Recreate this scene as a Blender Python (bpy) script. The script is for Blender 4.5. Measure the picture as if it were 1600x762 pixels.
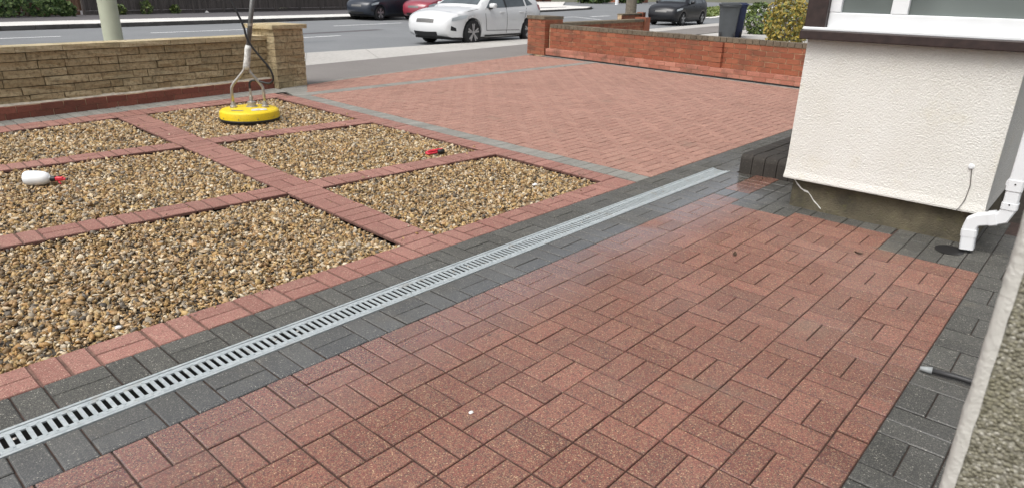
import bpy, bmesh, math, random
import numpy as np
from mathutils import Vector, Matrix, noise
from mathutils.geometry import delaunay_2d_cdt

S = bpy.context.scene
for o in list(bpy.data.objects): bpy.data.objects.remove(o)
COL = S.collection
random.seed(7); NR = np.random.default_rng(7)
PI = math.pi

# ------------------------------------------------------------------ camera
FPX, CX, CY = 1040.6, 800.0, 381.9
YAW, PITCH, ROLL = 0.72669, 0.36274, 0.02391
CAM = Vector((-0.4126, -2.3981, 1.3559))
FW = Vector((math.cos(YAW)*math.cos(PITCH), math.sin(YAW)*math.cos(PITCH), -math.sin(PITCH)))
_r = FW.cross(Vector((0, 0, 1))).normalized(); _u = _r.cross(FW)
RT = _r*math.cos(ROLL) + _u*math.sin(ROLL); UP = -_r*math.sin(ROLL) + _u*math.cos(ROLL)
cd = bpy.data.cameras.new('camera'); cam = bpy.data.objects.new('camera', cd); COL.objects.link(cam)
cam.matrix_world = Matrix(((RT.x, UP.x, -FW.x, CAM.x), (RT.y, UP.y, -FW.y, CAM.y), (RT.z, UP.z, -FW.z, CAM.z), (0, 0, 0, 1)))
cd.sensor_width = 36; cd.lens = 36*FPX/1600; cd.clip_start = 0.05; cd.clip_end = 2000
cd.dof.use_dof = True; cd.dof.focus_distance = 4.2; cd.dof.aperture_fstop = 9.0
S.camera = cam
S.render.resolution_x, S.render.resolution_y = 1024, 487

def proj(p):
    d = Vector(p) - CAM; z = d.dot(FW)
    if z < 0.05: return None
    return (CX + FPX*d.dot(RT)/z, CY - FPX*d.dot(UP)/z, z)

# ------------------------------------------------------------------ light
SUN_AZ = math.radians(178)      # direction the light comes from, measured from +X
SUN_EL = math.radians(58)
w = bpy.data.worlds.new('World'); S.world = w; w.use_nodes = True
nt = w.node_tree
sky = nt.nodes.new('ShaderNodeTexSky'); sky.sky_type = 'NISHITA'; sky.sun_disc = False
sky.sun_elevation = SUN_EL; sky.sun_rotation = math.radians(90) - SUN_AZ
sky.air_density = 0.7; sky.dust_density = 6.0; sky.ozone_density = 1.0
bg = nt.nodes['Background']; bg.inputs['Strength'].default_value = 0.15
hsv = nt.nodes.new('ShaderNodeHueSaturation'); hsv.inputs['Saturation'].default_value = 0.30      # thin overcast: greyer sky
nt.links.new(sky.outputs[0], hsv.inputs['Color']); nt.links.new(hsv.outputs[0], bg.inputs[0])
sd = bpy.data.lights.new('sun', 'SUN'); sun = bpy.data.objects.new('sun', sd); COL.objects.link(sun)
sd.energy = 1.05; sd.angle = math.radians(38); sd.color = (1.0, 0.975, 0.93)
sdir = Vector((math.cos(SUN_AZ)*math.cos(SUN_EL), math.sin(SUN_AZ)*math.cos(SUN_EL), math.sin(SUN_EL)))
sun.rotation_euler = sdir.to_track_quat('Z', 'Y').to_euler(); sun.location = (0, 0, 20)
S.view_settings.view_transform = 'Standard'; S.view_settings.look = 'None'
S.view_settings.exposure = 0.38; S.view_settings.gamma = 1.0
S.view_settings.use_curve_mapping = False

# ------------------------------------------------------------------ materials
class NB:
    def __init__(s, name):
        s.m = bpy.data.materials.new(name); s.m.use_nodes = True
        s.t = s.m.node_tree; s.b = s.t.nodes['Principled BSDF']
        s.geo = s.n('ShaderNodeNewGeometry')
        s.pos = s.geo.outputs['Position']
    def n(s, typ, **kw):
        x = s.t.nodes.new(typ)
        for k, v in kw.items(): setattr(x, k, v)
        return x
    def l(s, a, b): s.t.links.new(a, b)
    def val(s, inp, v):
        if hasattr(v, 'links') or isinstance(v, bpy.types.NodeSocket): s.l(v, inp)
        else: inp.default_value = v
    def math(s, op, a, b=0.0, clamp=False):
        x = s.n('ShaderNodeMath', operation=op, use_clamp=clamp); s.val(x.inputs[0], a); s.val(x.inputs[1], b); return x.outputs[0]
    def mix(s, f, a, b, blend='MIX'):
        x = s.n('ShaderNodeMix', data_type='RGBA', blend_type=blend)
        s.val(x.inputs['Factor'], f)
        for i, v in ((6, a), (7, b)):
            if isinstance(v, tuple): x.inputs[i].default_value = (*v, 1) if len(v) == 3 else v
            else: s.l(v, x.inputs[i])
        return x.outputs[2]
    def noise(s, scale, detail=2.0, rough=0.5, vec=None):
        x = s.n('ShaderNodeTexNoise'); x.inputs['Scale'].default_value = scale; x.inputs['Detail'].default_value = detail
        x.inputs['Roughness'].default_value = rough; s.l(vec or s.pos, x.inputs['Vector']); return x.outputs['Fac']
    def voro(s, scale, vec=None, feature='F1'):
        x = s.n('ShaderNodeTexVoronoi', feature=feature); x.inputs['Scale'].default_value = scale; s.l(vec or s.pos, x.inputs['Vector']); return x
    def ramp(s, f, stops):
        x = s.n('ShaderNodeValToRGB'); e = x.color_ramp.elements
        while len(e) < len(stops): e.new(0.5)
        for k, (p, c) in enumerate(stops):
            e[k].position = p; e[k].color = (*c, 1) if isinstance(c, tuple) else (c, c, c, 1)
        s.l(f, x.inputs['Fac']); return x.outputs['Color']
    def step(s, f, a, b):
        x = s.n('ShaderNodeMapRange'); x.inputs['From Min'].default_value = a; x.inputs['From Max'].default_value = b
        s.l(f, x.inputs['Value']); return x.outputs['Result']
    def rnd(s):
        at = s.n('ShaderNodeAttribute', attribute_name='rnd'); oi = s.n('ShaderNodeObjectInfo')
        return s.math('FRACT', s.math('ADD', at.outputs['Fac'], oi.outputs['Random']))
    def bump(s, h, strength=0.5, dist=0.01):
        x = s.n('ShaderNodeBump'); x.inputs['Strength'].default_value = strength; x.inputs['Distance'].default_value = dist
        s.l(h, x.inputs['Height']); s.l(x.outputs[0], s.b.inputs['Normal'])
    def out(s, color=None, rough=None, metal=None, spec=None):
        if color is not None:
            if isinstance(color, tuple): s.b.inputs['Base Color'].default_value = (*color, 1)
            else: s.l(color, s.b.inputs['Base Color'])
        if rough is not None: s.val(s.b.inputs['Roughness'], rough)
        if metal is not None: s.b.inputs['Metallic'].default_value = metal
        if spec is not None: s.val(s.b.inputs['Specular IOR Level'], spec)
        return s.m

def plain(name, col, rough=0.6, metal=0.0, var=0.12, scale=30.0, bump=0.0, bscale=200.0):
    b = NB(name); n = b.noise(scale, 3)
    c = b.mix(b.step(n, 0.3, 0.7), tuple(x*(1-var) for x in col), tuple(min(1, x*(1+var)) for x in col))
    if bump: b.bump(b.noise(bscale, 3), bump, 0.004)
    return b.out(c, rough, metal)

def paver(name, base_a, base_b, lightspeck, darkspeck, damp=True, lt_amt=0.42, dk_amt=0.5, darkening=0.62, lo=0.80):
    b = NB(name); r = b.rnd()
    base = b.mix(r, base_a, base_b)
    blot = b.step(b.noise(9, 4, 0.6), 0.32, 0.72)
    base = b.mix(b.math('MULTIPLY', blot, 0.40), base, tuple(x*0.62 for x in base_a))
    wn = b.n('ShaderNodeTexWhiteNoise', noise_dimensions='1D'); b.l(r, wn.inputs['W'])
    base = b.mix(1.0, base, b.ramp(wn.outputs['Value'], [(0.0, lo), (0.25, 0.94), (0.8, 1.0), (1.0, 1.12)]), 'MULTIPLY')
    v = b.voro(400); cr = b.n('ShaderNodeSeparateColor'); b.l(v.outputs['Color'], cr.inputs[0])
    big = b.voro(190); cb = b.n('ShaderNodeSeparateColor'); b.l(big.outputs['Color'], cb.inputs[0])
    c = b.mix(b.math('MULTIPLY', b.math('POWER', cr.outputs[0], 1.6), dk_amt*1.25, True), base, darkspeck)
    c = b.mix(b.math('MULTIPLY', b.math('GREATER_THAN', cb.outputs[0], 0.80), dk_amt), c, darkspeck)
    c = b.mix(b.math('MULTIPLY', b.math('GREATER_THAN', cr.outputs[1], 0.80), lt_amt), c, lightspeck)
    lb = b.math('MULTIPLY', b.math('MULTIPLY', b.math('GREATER_THAN', cb.outputs[1], 0.955), b.math('LESS_THAN', big.outputs['Distance'], 0.45)), 0.55)
    c = b.mix(lb, c, tuple(min(1, x*1.5) for x in lightspeck))
    stain = b.step(b.noise(2.3, 4, 0.65), 0.60, 0.74)
    c = b.mix(b.math('MULTIPLY', stain, 0.34), c, (0.17, 0.145, 0.105))
    dirt = b.step(b.noise(0.62, 5, 0.6), 0.50, 0.72)
    c = b.mix(b.math('MULTIPLY', dirt, 0.30), c, b.mix(1.0, c, (0.50, 0.46, 0.42), 'MULTIPLY'))
    spot = b.voro(3.1); sp = b.math('LESS_THAN', b.math('ADD', spot.outputs['Distance'], b.math('MULTIPLY', b.noise(120), 0.03)), 0.042)
    c = b.mix(b.math('MULTIPLY', sp, 0.7), c, (0.03, 0.025, 0.025))
    gr = b.n('ShaderNodeAttribute', attribute_name='darkening')
    c = b.mix(b.math('MULTIPLY', b.math('POWER', gr.outputs['Fac'], 0.7), darkening), c, tuple(x*0.22 for x in base_a))     # darker on the chamfers and sides of each block
    wet = None
    if damp:
        xyz = b.n('ShaderNodeSeparateXYZ'); b.l(b.pos, xyz.inputs[0])
        near = b.math('SUBTRACT', 1.0, b.step(b.math('ABSOLUTE', b.math('ADD', xyz.outputs[1], 0.42)), 0.06, 0.42), True)   # run-off along the drain
        wet = b.math('MULTIPLY', near, b.step(b.noise(1.5, 3, 0.5), 0.24, 0.46), True)
        wet2 = b.math('MULTIPLY', b.step(b.noise(1.1, 3, 0.55), 0.45, 0.68), 0.3, True)
        wet = b.math('MAXIMUM', wet, wet2)
        rough = b.math('SUBTRACT', 0.76, b.math('MULTIPLY', wet, 0.52))
        b.l(wet, b.b.inputs['Coat Weight']); b.b.inputs['Coat Roughness'].default_value = 0.16; b.b.inputs['Coat IOR'].default_value = 1.6
    else: rough = 0.85
    h = b.math('ADD', b.noise(300, 4, 0.7), b.math('MULTIPLY', v.outputs['Distance'], 0.5))
    b.bump(h, 0.4, 0.003)
    if wet is not None:
        bn = [n for n in b.t.nodes if n.type == 'BUMP'][0]; b.l(b.math('SUBTRACT', 0.4, b.math('MULTIPLY', wet, 0.34)), bn.inputs['Strength'])
        return b.out(c, rough, 0.0, b.math('ADD', 0.5, b.math('MULTIPLY', wet, 0.5)))
    return b.out(c, rough, 0.0, 0.5)

M = {}
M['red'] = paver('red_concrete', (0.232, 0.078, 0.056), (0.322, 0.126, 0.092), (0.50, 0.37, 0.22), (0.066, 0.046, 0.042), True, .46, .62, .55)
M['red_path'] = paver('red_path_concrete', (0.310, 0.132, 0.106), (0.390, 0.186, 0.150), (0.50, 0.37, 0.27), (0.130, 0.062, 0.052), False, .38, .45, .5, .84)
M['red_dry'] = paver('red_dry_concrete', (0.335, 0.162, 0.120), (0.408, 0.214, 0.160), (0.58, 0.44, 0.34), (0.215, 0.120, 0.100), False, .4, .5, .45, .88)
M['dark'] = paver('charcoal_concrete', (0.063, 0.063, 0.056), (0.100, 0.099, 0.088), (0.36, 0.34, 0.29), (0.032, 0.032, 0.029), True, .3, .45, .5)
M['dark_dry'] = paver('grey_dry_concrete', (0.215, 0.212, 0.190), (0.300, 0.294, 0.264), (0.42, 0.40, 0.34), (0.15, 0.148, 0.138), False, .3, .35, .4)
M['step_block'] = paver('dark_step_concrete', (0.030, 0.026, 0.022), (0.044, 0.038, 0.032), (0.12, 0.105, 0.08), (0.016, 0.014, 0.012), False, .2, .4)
M['joint'] = plain('joint_sand', (0.062, 0.040, 0.032), 0.95, var=0.4, scale=60)
M['joint_dry'] = plain('joint_sand_dry', (0.150, 0.085, 0.066), 0.95, var=0.4, scale=60)
M['soil'] = plain('soil', (0.05, 0.042, 0.032), 0.95, var=0.4, scale=20)

def gravel_mat():
    b = NB('flint_gravel'); r = b.rnd()
    c = b.ramp(r, [(0.0, (0.07, 0.055, 0.038)), (0.10, (0.26, 0.17, 0.08)), (0.22, (0.52, 0.38, 0.20)), (0.32, (0.20, 0.115, 0.055)), (0.42, (0.66, 0.57, 0.41)),
                   (0.54, (0.40, 0.24, 0.095)), (0.64, (0.60, 0.45, 0.22)), (0.74, (0.075, 0.068, 0.062)), (0.82, (0.36, 0.32, 0.27)), (0.91, (0.78, 0.73, 0.62)), (1.0, (0.46, 0.27, 0.10))])
    n = b.step(b.noise(160, 3), 0.25, 0.75)
    c = b.mix(b.math('MULTIPLY', n, 0.4), c, b.mix(1.0, c, (0.5, 0.45, 0.4), 'MULTIPLY'))
    c = b.mix(1.0, c, (0.90, 0.85, 0.75), 'MULTIPLY')
    return b.out(c, 0.6)
M['gravel'] = gravel_mat()

def galv():
    b = NB('galvanised_steel'); n = b.noise(60, 4, 0.6); v = b.voro(55)
    s = b.n('ShaderNodeSeparateColor'); b.l(v.outputs['Color'], s.inputs[0])
    f = b.math('ADD', b.math('MULTIPLY', n, 0.6), b.math('MULTIPLY', s.outputs[0], 0.4))
    c = b.mix(f, (0.33, 0.375, 0.385), (0.55, 0.59, 0.595))
    c = b.mix(b.math('MULTIPLY', b.step(b.noise(14, 4), 0.58, 0.7), 0.5), c, (0.30, 0.28, 0.24))
    return b.out(c, b.math('ADD', 0.42, b.math('MULTIPLY', f, 0.2)), 0.35)
M['galv'] = galv()

def render_mat(name, a, bcol, stain, scale=85, strength=1.0, sscale=2.2, dist=0.02):
    b = NB(name)
    v = b.voro(scale, feature='SMOOTH_F1'); n = b.noise(scale*0.75, 4, 0.65); n2 = b.noise(scale*2.4, 3)
    h = b.math('ADD', b.math('MULTIPLY', n, 1.0), b.math('ADD', b.math('MULTIPLY', v.outputs['Distance'], -0.6), b.math('MULTIPLY', n2, 0.3)))
    b.bump(h, strength, dist)
    c = b.mix(b.step(b.noise(sscale, 5, 0.6), 0.35, 0.7), a, bcol)
    c = b.mix(b.math('MULTIPLY', b.step(b.noise(sscale*2.7, 5, 0.7), 0.56, 0.75), 0.6), c, stain)
    pt = b.voro(7.0); d = b.math('LESS_THAN', pt.outputs['Distance'], 0.022)
    c = b.mix(b.math('MULTIPLY', d, 0.85), c, (0.08, 0.07, 0.06))
    return b.out(c, 0.85)
M['wall_white'] = render_mat('cream_roughcast', (0.72, 0.715, 0.675), (0.67, 0.655, 0.60), (0.66, 0.63, 0.52), 115, 0.7, 1.7, 0.009)
M['plinth'] = render_mat('mossy_plinth', (0.075, 0.066, 0.046), (0.180, 0.155, 0.098), (0.150, 0.150, 0.058), 120, 0.8, 5.5, 0.014)
def pebbledash():
    b = NB('weathered_pebbledash'); v = b.voro(290); sc_ = b.n('ShaderNodeSeparateColor'); b.l(v.outputs['Color'], sc_.inputs[0])
    c = b.ramp(sc_.outputs[0], [(0, (.12, .11, .075)), (.35, (.25, .235, .17)), (.7, (.36, .34, .27)), (1, (.52, .50, .43))])
    c = b.mix(b.step(b.noise(11, 4), .4, .7), c, (.23, .215, .135))
    d = b.step(v.outputs['Distance'], .25, .7); c = b.mix(b.math('MULTIPLY', d, .55), c, (.12, .115, .085))
    b.bump(b.math('SUBTRACT', b.math('MULTIPLY', b.noise(90, 4), 1.0), v.outputs['Distance']), .7, .004)
    return b.out(c, .85)
M['dash'] = pebbledash()
M['bead'] = render_mat('pale_render_edge', (0.56, 0.55, 0.51), (0.48, 0.47, 0.43), (0.50, 0.48, 0.43), 200, 0.35, 60.0, 0.004)
M['upvc'] = plain('white_plastic', (0.72, 0.74, 0.75), 0.32, var=0.03, scale=8)
M['brown_wood'] = plain('dark_brown_timber', (0.030, 0.018, 0.016), 0.45, var=0.35, scale=25)
def glass_mat(name, col, rough=0.06):
    b = NB(name); c = b.mix(b.step(b.noise(1.6, 2), 0.35, 0.65), tuple(x*0.7 for x in col), tuple(x*1.3 for x in col)); return b.out(c, rough, 0.0, 0.8)
M['window_glass'] = glass_mat('window_glass', (0.13, 0.15, 0.145))
M['crack'] = plain('white_filler', (0.72, 0.72, 0.68), 0.8)
M['wire'] = plain('thin_grey_wire', (0.10, 0.095, 0.085), 0.6)

def stone_mat(name, a, bc, dark):
    b = NB(name); r = b.rnd()
    c = b.mix(r, a, bc)
    n = b.noise(26, 5, 0.7)
    c = b.mix(b.step(n, 0.46, 0.72), c, dark)
    c = b.mix(b.math('MULTIPLY', b.step(b.noise(5, 3), 0.5, 0.7), 0.35), c, (0.20, 0.19, 0.12))
    b.bump(b.math('ADD', b.noise(38, 5, 0.75), b.math('MULTIPLY', b.noise(140, 2), 0.3)), 1.0, 0.02)
    return b.out(c, 0.9)
M['stone'] = stone_mat('buff_walling_stone', (0.41, 0.320, 0.180), (0.55, 0.450, 0.275), (0.18, 0.135, 0.07))
M['coping'] = stone_mat('buff_coping_stone', (0.52, 0.42, 0.25), (0.60, 0.51, 0.33), (0.36, 0.28, 0.15))
M['mortar'] = plain('grey_mortar', (0.150, 0.122, 0.078), 0.95, var=0.3, scale=40)
M['mortar_pale'] = plain('pale_mortar', (0.52, 0.47, 0.38), 0.95, var=0.25, scale=18)

def brick_mat(name, a, bc, dark, darkening=0.4, gscale=3.0):
    b = NB(name); r = b.rnd(); c = b.mix(r, a, bc)
    c = b.mix(b.math('MULTIPLY', b.step(b.noise(45, 4, 0.7), 0.45, 0.75), 0.5), c, dark)
    c = b.mix(b.math('MULTIPLY', b.step(b.noise(gscale, 5, 0.6), 0.48, 0.66), darkening), c, (0.06, 0.045, 0.03))  # dark brown grime in random patches
    b.bump(b.noise(110, 4, 0.7), 0.7, 0.006)
    return b.out(c, 0.88)
M['brick_low'] = brick_mat('dark_red_brick', (0.200, 0.062, 0.041), (0.290, 0.100, 0.066), (0.08, 0.032, 0.024), 0.3)
M['brick_wall'] = brick_mat('orange_red_brick', (0.245, 0.074, 0.038), (0.335, 0.118, 0.060), (0.13, 0.045, 0.027), 0.5)
M['brick_pink'] = brick_mat('pale_red_brick', (0.34, 0.125, 0.082), (0.47, 0.210, 0.148), (0.22, 0.08, 0.05), 0.5)
M['brick_edge'] = brick_mat('grimy_coping_brick', (0.125, 0.100, 0.070), (0.180, 0.145, 0.100), (0.05, 0.045, 0.033), 0.5)
M['mortar_wall'] = plain('brick_mortar', (0.48, 0.35, 0.22), 0.95, var=0.35, scale=12)
M['mortar_dark'] = plain('damp_mortar', (0.11, 0.075, 0.05), 0.95, var=0.3, scale=12)

def asphalt(name, a, bc, scale=60):
    b = NB(name); c = b.mix(b.step(b.noise(0.35, 5, 0.6), 0.3, 0.7), a, bc)
    n = b.noise(scale, 3, 0.8); c = b.mix(b.math('MULTIPLY', b.step(n, 0.35, 0.75), 0.35), c, tuple(min(1, x*1.7) for x in bc))
    b.bump(n, 0.4, 0.01); return b.out(c, 0.85)
M['asphalt'] = asphalt('road_asphalt', (0.135, 0.143, 0.149), (0.180, 0.188, 0.194), 25)
M['asphalt_patch'] = asphalt('patched_asphalt', (0.120, 0.130, 0.138), (0.160, 0.170, 0.178), 25)
M['tarmac'] = asphalt('pavement_tarmac', (0.145, 0.134, 0.126), (0.190, 0.176, 0.164), 50)
M['tarmac_far'] = asphalt('dark_pavement_tarmac', (0.070, 0.066, 0.070), (0.100, 0.095, 0.098), 10)
M['concrete'] = asphalt('pale_concrete', (0.33, 0.318, 0.296), (0.43, 0.418, 0.394), 12)
M['concrete_far'] = plain('bleached_concrete', (0.62, 0.61, 0.58), 0.9, var=0.12, scale=1.2)
M['kerb_face'] = plain('kerb_face_concrete', (0.115, 0.110, 0.105), 0.9, var=0.3, scale=2)
M['paint'] = plain('white_road_paint', (0.70, 0.71, 0.71), 0.8, var=0.15, scale=6)
M['ground'] = plain('rough_ground', (0.11, 0.11, 0.07), 0.95, var=0.4, scale=0.3)

def carpaint(name, col, rough=0.28):
    b = NB(name); n = b.step(b.noise(3, 4), 0.45, 0.8)
    sep = b.n('ShaderNodeSeparateXYZ'); b.l(b.pos, sep.inputs[0])
    c = b.mix(b.math('MULTIPLY', n, 0.18), col, tuple(x*0.7 + 0.04 for x in col))
    b.b.inputs['Coat Weight'].default_value = 0.6 if col[0] > .1 else 0.15; b.b.inputs['Coat Roughness'].default_value = 0.06
    return b.out(c, rough)
M['car_white'] = carpaint('white_car_paint', (0.66, 0.675, 0.68), .2)
M['car_black'] = carpaint('black_car_paint', (0.008, 0.009, 0.012), 0.35)
M['car_navy'] = carpaint('navy_car_paint', (0.018, 0.024, 0.036), 0.3)
M['car_maroon'] = carpaint('maroon_car_paint', (0.26, 0.035, 0.055), 0.28)
M['car_glass'] = glass_mat('car_glass', (0.075, 0.090, 0.098), 0.04)
M['lamp_glass'] = glass_mat('lamp_glass', (0.42, 0.46, 0.48), 0.1)
M['tail_glass'] = glass_mat('tail_lamp_glass', (0.35, 0.05, 0.05), 0.15)
M['tyre'] = plain('tyre_rubber', (0.016, 0.016, 0.017), 0.85)
M['alloy'] = plain('alloy_rim', (0.50, 0.51, 0.52), 0.35, 0.7)
M['black_plastic'] = plain('black_plastic', (0.014, 0.014, 0.015), 0.5)
M['steel'] = plain('brushed_steel', (0.46, 0.44, 0.40), 0.38, 0.75, var=0.15, scale=40)
M['pole_grey'] = plain('dull_grey_pole', (0.16, 0.16, 0.155), 0.45, 0.5, var=0.15, scale=30)
def scuffed(name, col, dirt):
    b = NB(name); c = b.mix(b.step(b.noise(9, 3), .3, .7), col, tuple(x*.86 for x in col))
    c = b.mix(b.math('MULTIPLY', b.step(b.noise(28, 5, .7), .54, .70), .55), c, dirt)
    c = b.mix(b.math('MULTIPLY', b.math('GREATER_THAN', b.noise(150, 2), .66), .6), c, (.12, .10, .06))
    return b.out(c, b.math('ADD', .35, b.math('MULTIPLY', b.noise(20), .3)))
M['yellow'] = scuffed('yellow_plastic', (0.80, 0.58, 0.012), (0.55, 0.36, 0.03))
M['tape'] = plain('white_tape', (0.55, 0.55, 0.52), 0.7, var=0.3, scale=35)
M['hose'] = plain('black_hose', (0.016, 0.016, 0.016), 0.45)
M['bottle'] = plain('white_bottle_plastic', (0.86, 0.88, 0.88), 0.3, var=0.02, scale=5)
M['red_plastic'] = plain('red_plastic', (0.58, 0.035, 0.055), 0.35, var=0.15, scale=40)
M['bin_grey'] = plain('grey_bin_plastic', (0.060, 0.067, 0.073), 0.5, var=0.12, scale=5)
M['bin_blue'] = plain('navy_bin_plastic', (0.012, 0.020, 0.065), 0.45, var=0.15, scale=5)
M['lamp_post'] = plain('pale_green_post_paint', (0.34, 0.355, 0.265), 0.55, var=0.08, scale=4)
M['seam'] = plain('dark_seam', (0.08, 0.085, 0.06), 0.7)
M['grey_tube'] = plain('grey_tube_plastic', (0.035, 0.035, 0.036), 0.5)
M['bin_tip'] = plain('pale_grey_plastic', (0.34, 0.36, 0.36), 0.5)
M['leaf_dry'] = plain('dry_leaf', (0.055, 0.030, 0.016), 0.8)
M['chip'] = plain('pale_stone_chip', (0.70, 0.69, 0.66), 0.8)
def wood(name, a, bc):
    b = NB(name); mp = b.n('ShaderNodeMapping'); mp.inputs['Scale'].default_value = (9, 9, 0.5); b.l(b.pos, mp.inputs['Vector'])
    c = b.mix(b.rnd(), a, bc); n = b.step(b.noise(2.2, 5, 0.7, mp.outputs[0]), 0.35, 0.7)
    return b.out(b.mix(b.math('MULTIPLY', n, 0.6), c, tuple(x*0.4 for x in a)), 0.85)
M['fence'] = wood('weathered_dark_timber', (0.085, 0.074, 0.068), (0.140, 0.122, 0.112))
M['fence_brown'] = wood('brown_timber', (0.22, 0.125, 0.080), (0.30, 0.18, 0.12))
def leaf_mat(name, a, bc, c3):
    b = NB(name); r = b.rnd(); c = b.ramp(r, [(0.0, a), (0.55, bc), (1.0, c3)]); b.b.inputs['Transmission Weight'].default_value = 0.0
    return b.out(c, 0.55)
M['leaf_ivy'] = leaf_mat('ivy_leaves', (0.016, 0.036, 0.010), (0.060, 0.120, 0.026), (0.20, 0.27, 0.09))
M['leaf_bush'] = leaf_mat('bush_leaves', (0.030, 0.055, 0.015), (0.10, 0.15, 0.035), (0.20, 0.24, 0.06))
M['leaf_yellow'] = leaf_mat('yellow_bush_leaves', (0.16, 0.12, 0.02), (0.30, 0.22, 0.03), (0.15, 0.17, 0.05))
M['grass'] = leaf_mat('grass_blades', (0.09, 0.13, 0.03), (0.15, 0.20, 0.05), (0.24, 0.26, 0.09))
M['bark'] = plain('grey_bark', (0.15, 0.13, 0.10), 0.9, var=0.3, scale=8)
M['roof_tile'] = plain('brown_roof_tile', (0.16, 0.085, 0.06), 0.85, var=0.3, scale=3)
M['house_brick'] = brick_mat('far_house_brick', (0.28, 0.11, 0.065), (0.34, 0.14, 0.08), (0.16, 0.07, 0.05), 0.2, 0.5)

# ------------------------------------------------------------------ mesh helpers
def link(name, me, mat, parent=None):
    o = bpy.data.objects.new(name, me); COL.objects.link(o)
    if mat is not None and len(me.materials) == 0: me.materials.append(M[mat] if isinstance(mat, str) else mat)
    if parent is not None: o.parent = parent
    return o
def pyd(name, v, f, mat, parent=None, smooth=False, rnd=None):
    me = bpy.data.meshes.new(name); me.from_pydata([tuple(x) for x in v], [], f)
    if smooth: me.polygons.foreach_set('use_smooth', [True]*len(me.polygons))
    if rnd is not None:
        a = me.attributes.new('rnd', 'FLOAT', 'POINT'); a.data.foreach_set('value', np.asarray(rnd, dtype=np.float32))
    me.update(); return link(name, me, mat, parent)
def tag(o, label=None, cat=None, group=None, kind=None):
    if label: o['label'] = label
    if cat: o['category'] = cat
    if group: o['group'] = group
    if kind: o['kind'] = kind
    return o
def empty(name, loc, rz=0.0, label=None, cat=None, group=None):
    o = bpy.data.objects.new(name, None); COL.objects.link(o); o.location = loc; o.rotation_euler = (0, 0, rz)
    o.empty_display_size = 0.1
    return tag(o, label, cat, group)

class MB:
    def __init__(s): s.v = []; s.f = []
    def add(s, v, f):
        k = len(s.v); s.v += [tuple(x) for x in v]; s.f += [tuple(i+k for i in q) for q in f]; return s
    def box(s, a, b, c=0.0):
        x0, y0, z0 = a; x1, y1, z1 = b
        if c <= 0:
            v = [(x0,y0,z0),(x1,y0,z0),(x1,y1,z0),(x0,y1,z0),(x0,y0,z1),(x1,y0,z1),(x1,y1,z1),(x0,y1,z1)]
            return s.add(v, [(3,2,1,0),(4,5,6,7),(0,1,5,4),(1,2,6,5),(2,3,7,6),(3,0,4,7)])
        bm = bmesh.new(); bmesh.ops.create_cube(bm, size=1.0)
        for q in bm.verts: q.co = Vector((x0+(q.co.x+.5)*(x1-x0), y0+(q.co.y+.5)*(y1-y0), z0+(q.co.z+.5)*(z1-z0)))
        bmesh.ops.bevel(bm, geom=list(bm.edges), offset=c, segments=2, affect='EDGES', profile=0.5)
        bm.verts.index_update(); v = [q.co.copy() for q in bm.verts]; f = [[q.index for q in x.verts] for x in bm.faces]; bm.free()
        return s.add(v, f)
    def tube(s, path, rad, n=12, cap=True):
        path = [Vector(p) for p in path]; m = len(path)
        rads = rad if isinstance(rad, (list, tuple)) else [rad]*m
        v = []; f = []; ref = None
        for i, p in enumerate(path):
            t = (path[min(i+1, m-1)] - path[max(i-1, 0)]).normalized()
            if ref is None: ref = t.orthogonal().normalized()
            a = (ref - t*ref.dot(t)).normalized(); ref = a; b = t.cross(a)
            for k in range(n):
                g = 2*PI*k/n; v.append(p + (a*math.cos(g) + b*math.sin(g))*rads[i])
        for i in range(m-1):
            for k in range(n):
                f.append((i*n+k, i*n+(k+1) % n, (i+1)*n+(k+1) % n, (i+1)*n+k))
        if cap: f.append(tuple(range(n-1, -1, -1))); f.append(tuple((m-1)*n+k for k in range(n)))
        return s.add(v, f)
    def lathe(s, prof, n=32, origin=(0, 0, 0), axis='z'):
        v = []; f = []; o = Vector(origin)
        for (r, h) in prof:
            for k in range(n):
                g = 2*PI*k/n
                q = {'z': Vector((r*math.cos(g), r*math.sin(g), h)), 'y': Vector((r*math.sin(g), h, r*math.cos(g))), 'x': Vector((h, r*math.cos(g), r*math.sin(g)))}[axis]
                v.append(o + q)
        m = len(prof)
        for i in range(m-1):
            for k in range(n): f.append((i*n+k, i*n+(k+1) % n, (i+1)*n+(k+1) % n, (i+1)*n+k))
        f.append(tuple(range(n-1, -1, -1))); f.append(tuple((m-1)*n+k for k in range(n)))
        return s.add(v, f)
    def prism(s, poly, z0, z1):
        n = len(poly); v = [(x, y, z0) for x, y in poly] + [(x, y, z1) for x, y in poly]
        f = [tuple(range(n-1, -1, -1)), tuple(range(n, 2*n))] + [(i, (i+1) % n, n+(i+1) % n, n+i) for i in range(n)]
        return s.add(v, f)
    def build(s, name, mat, parent=None, smooth=False, angle=None):
        o = pyd(name, s.v, s.f, mat, parent, smooth)
        if angle is not None:
            me = o.data; bm = bmesh.new(); bm.from_mesh(me)
            for e in bm.edges:
                if len(e.link_faces) == 2 and e.calc_face_angle(0) > angle: e.smooth = False
            for q in bm.faces: q.smooth = True
            bm.to_mesh(me); bm.free()
        return o

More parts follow.
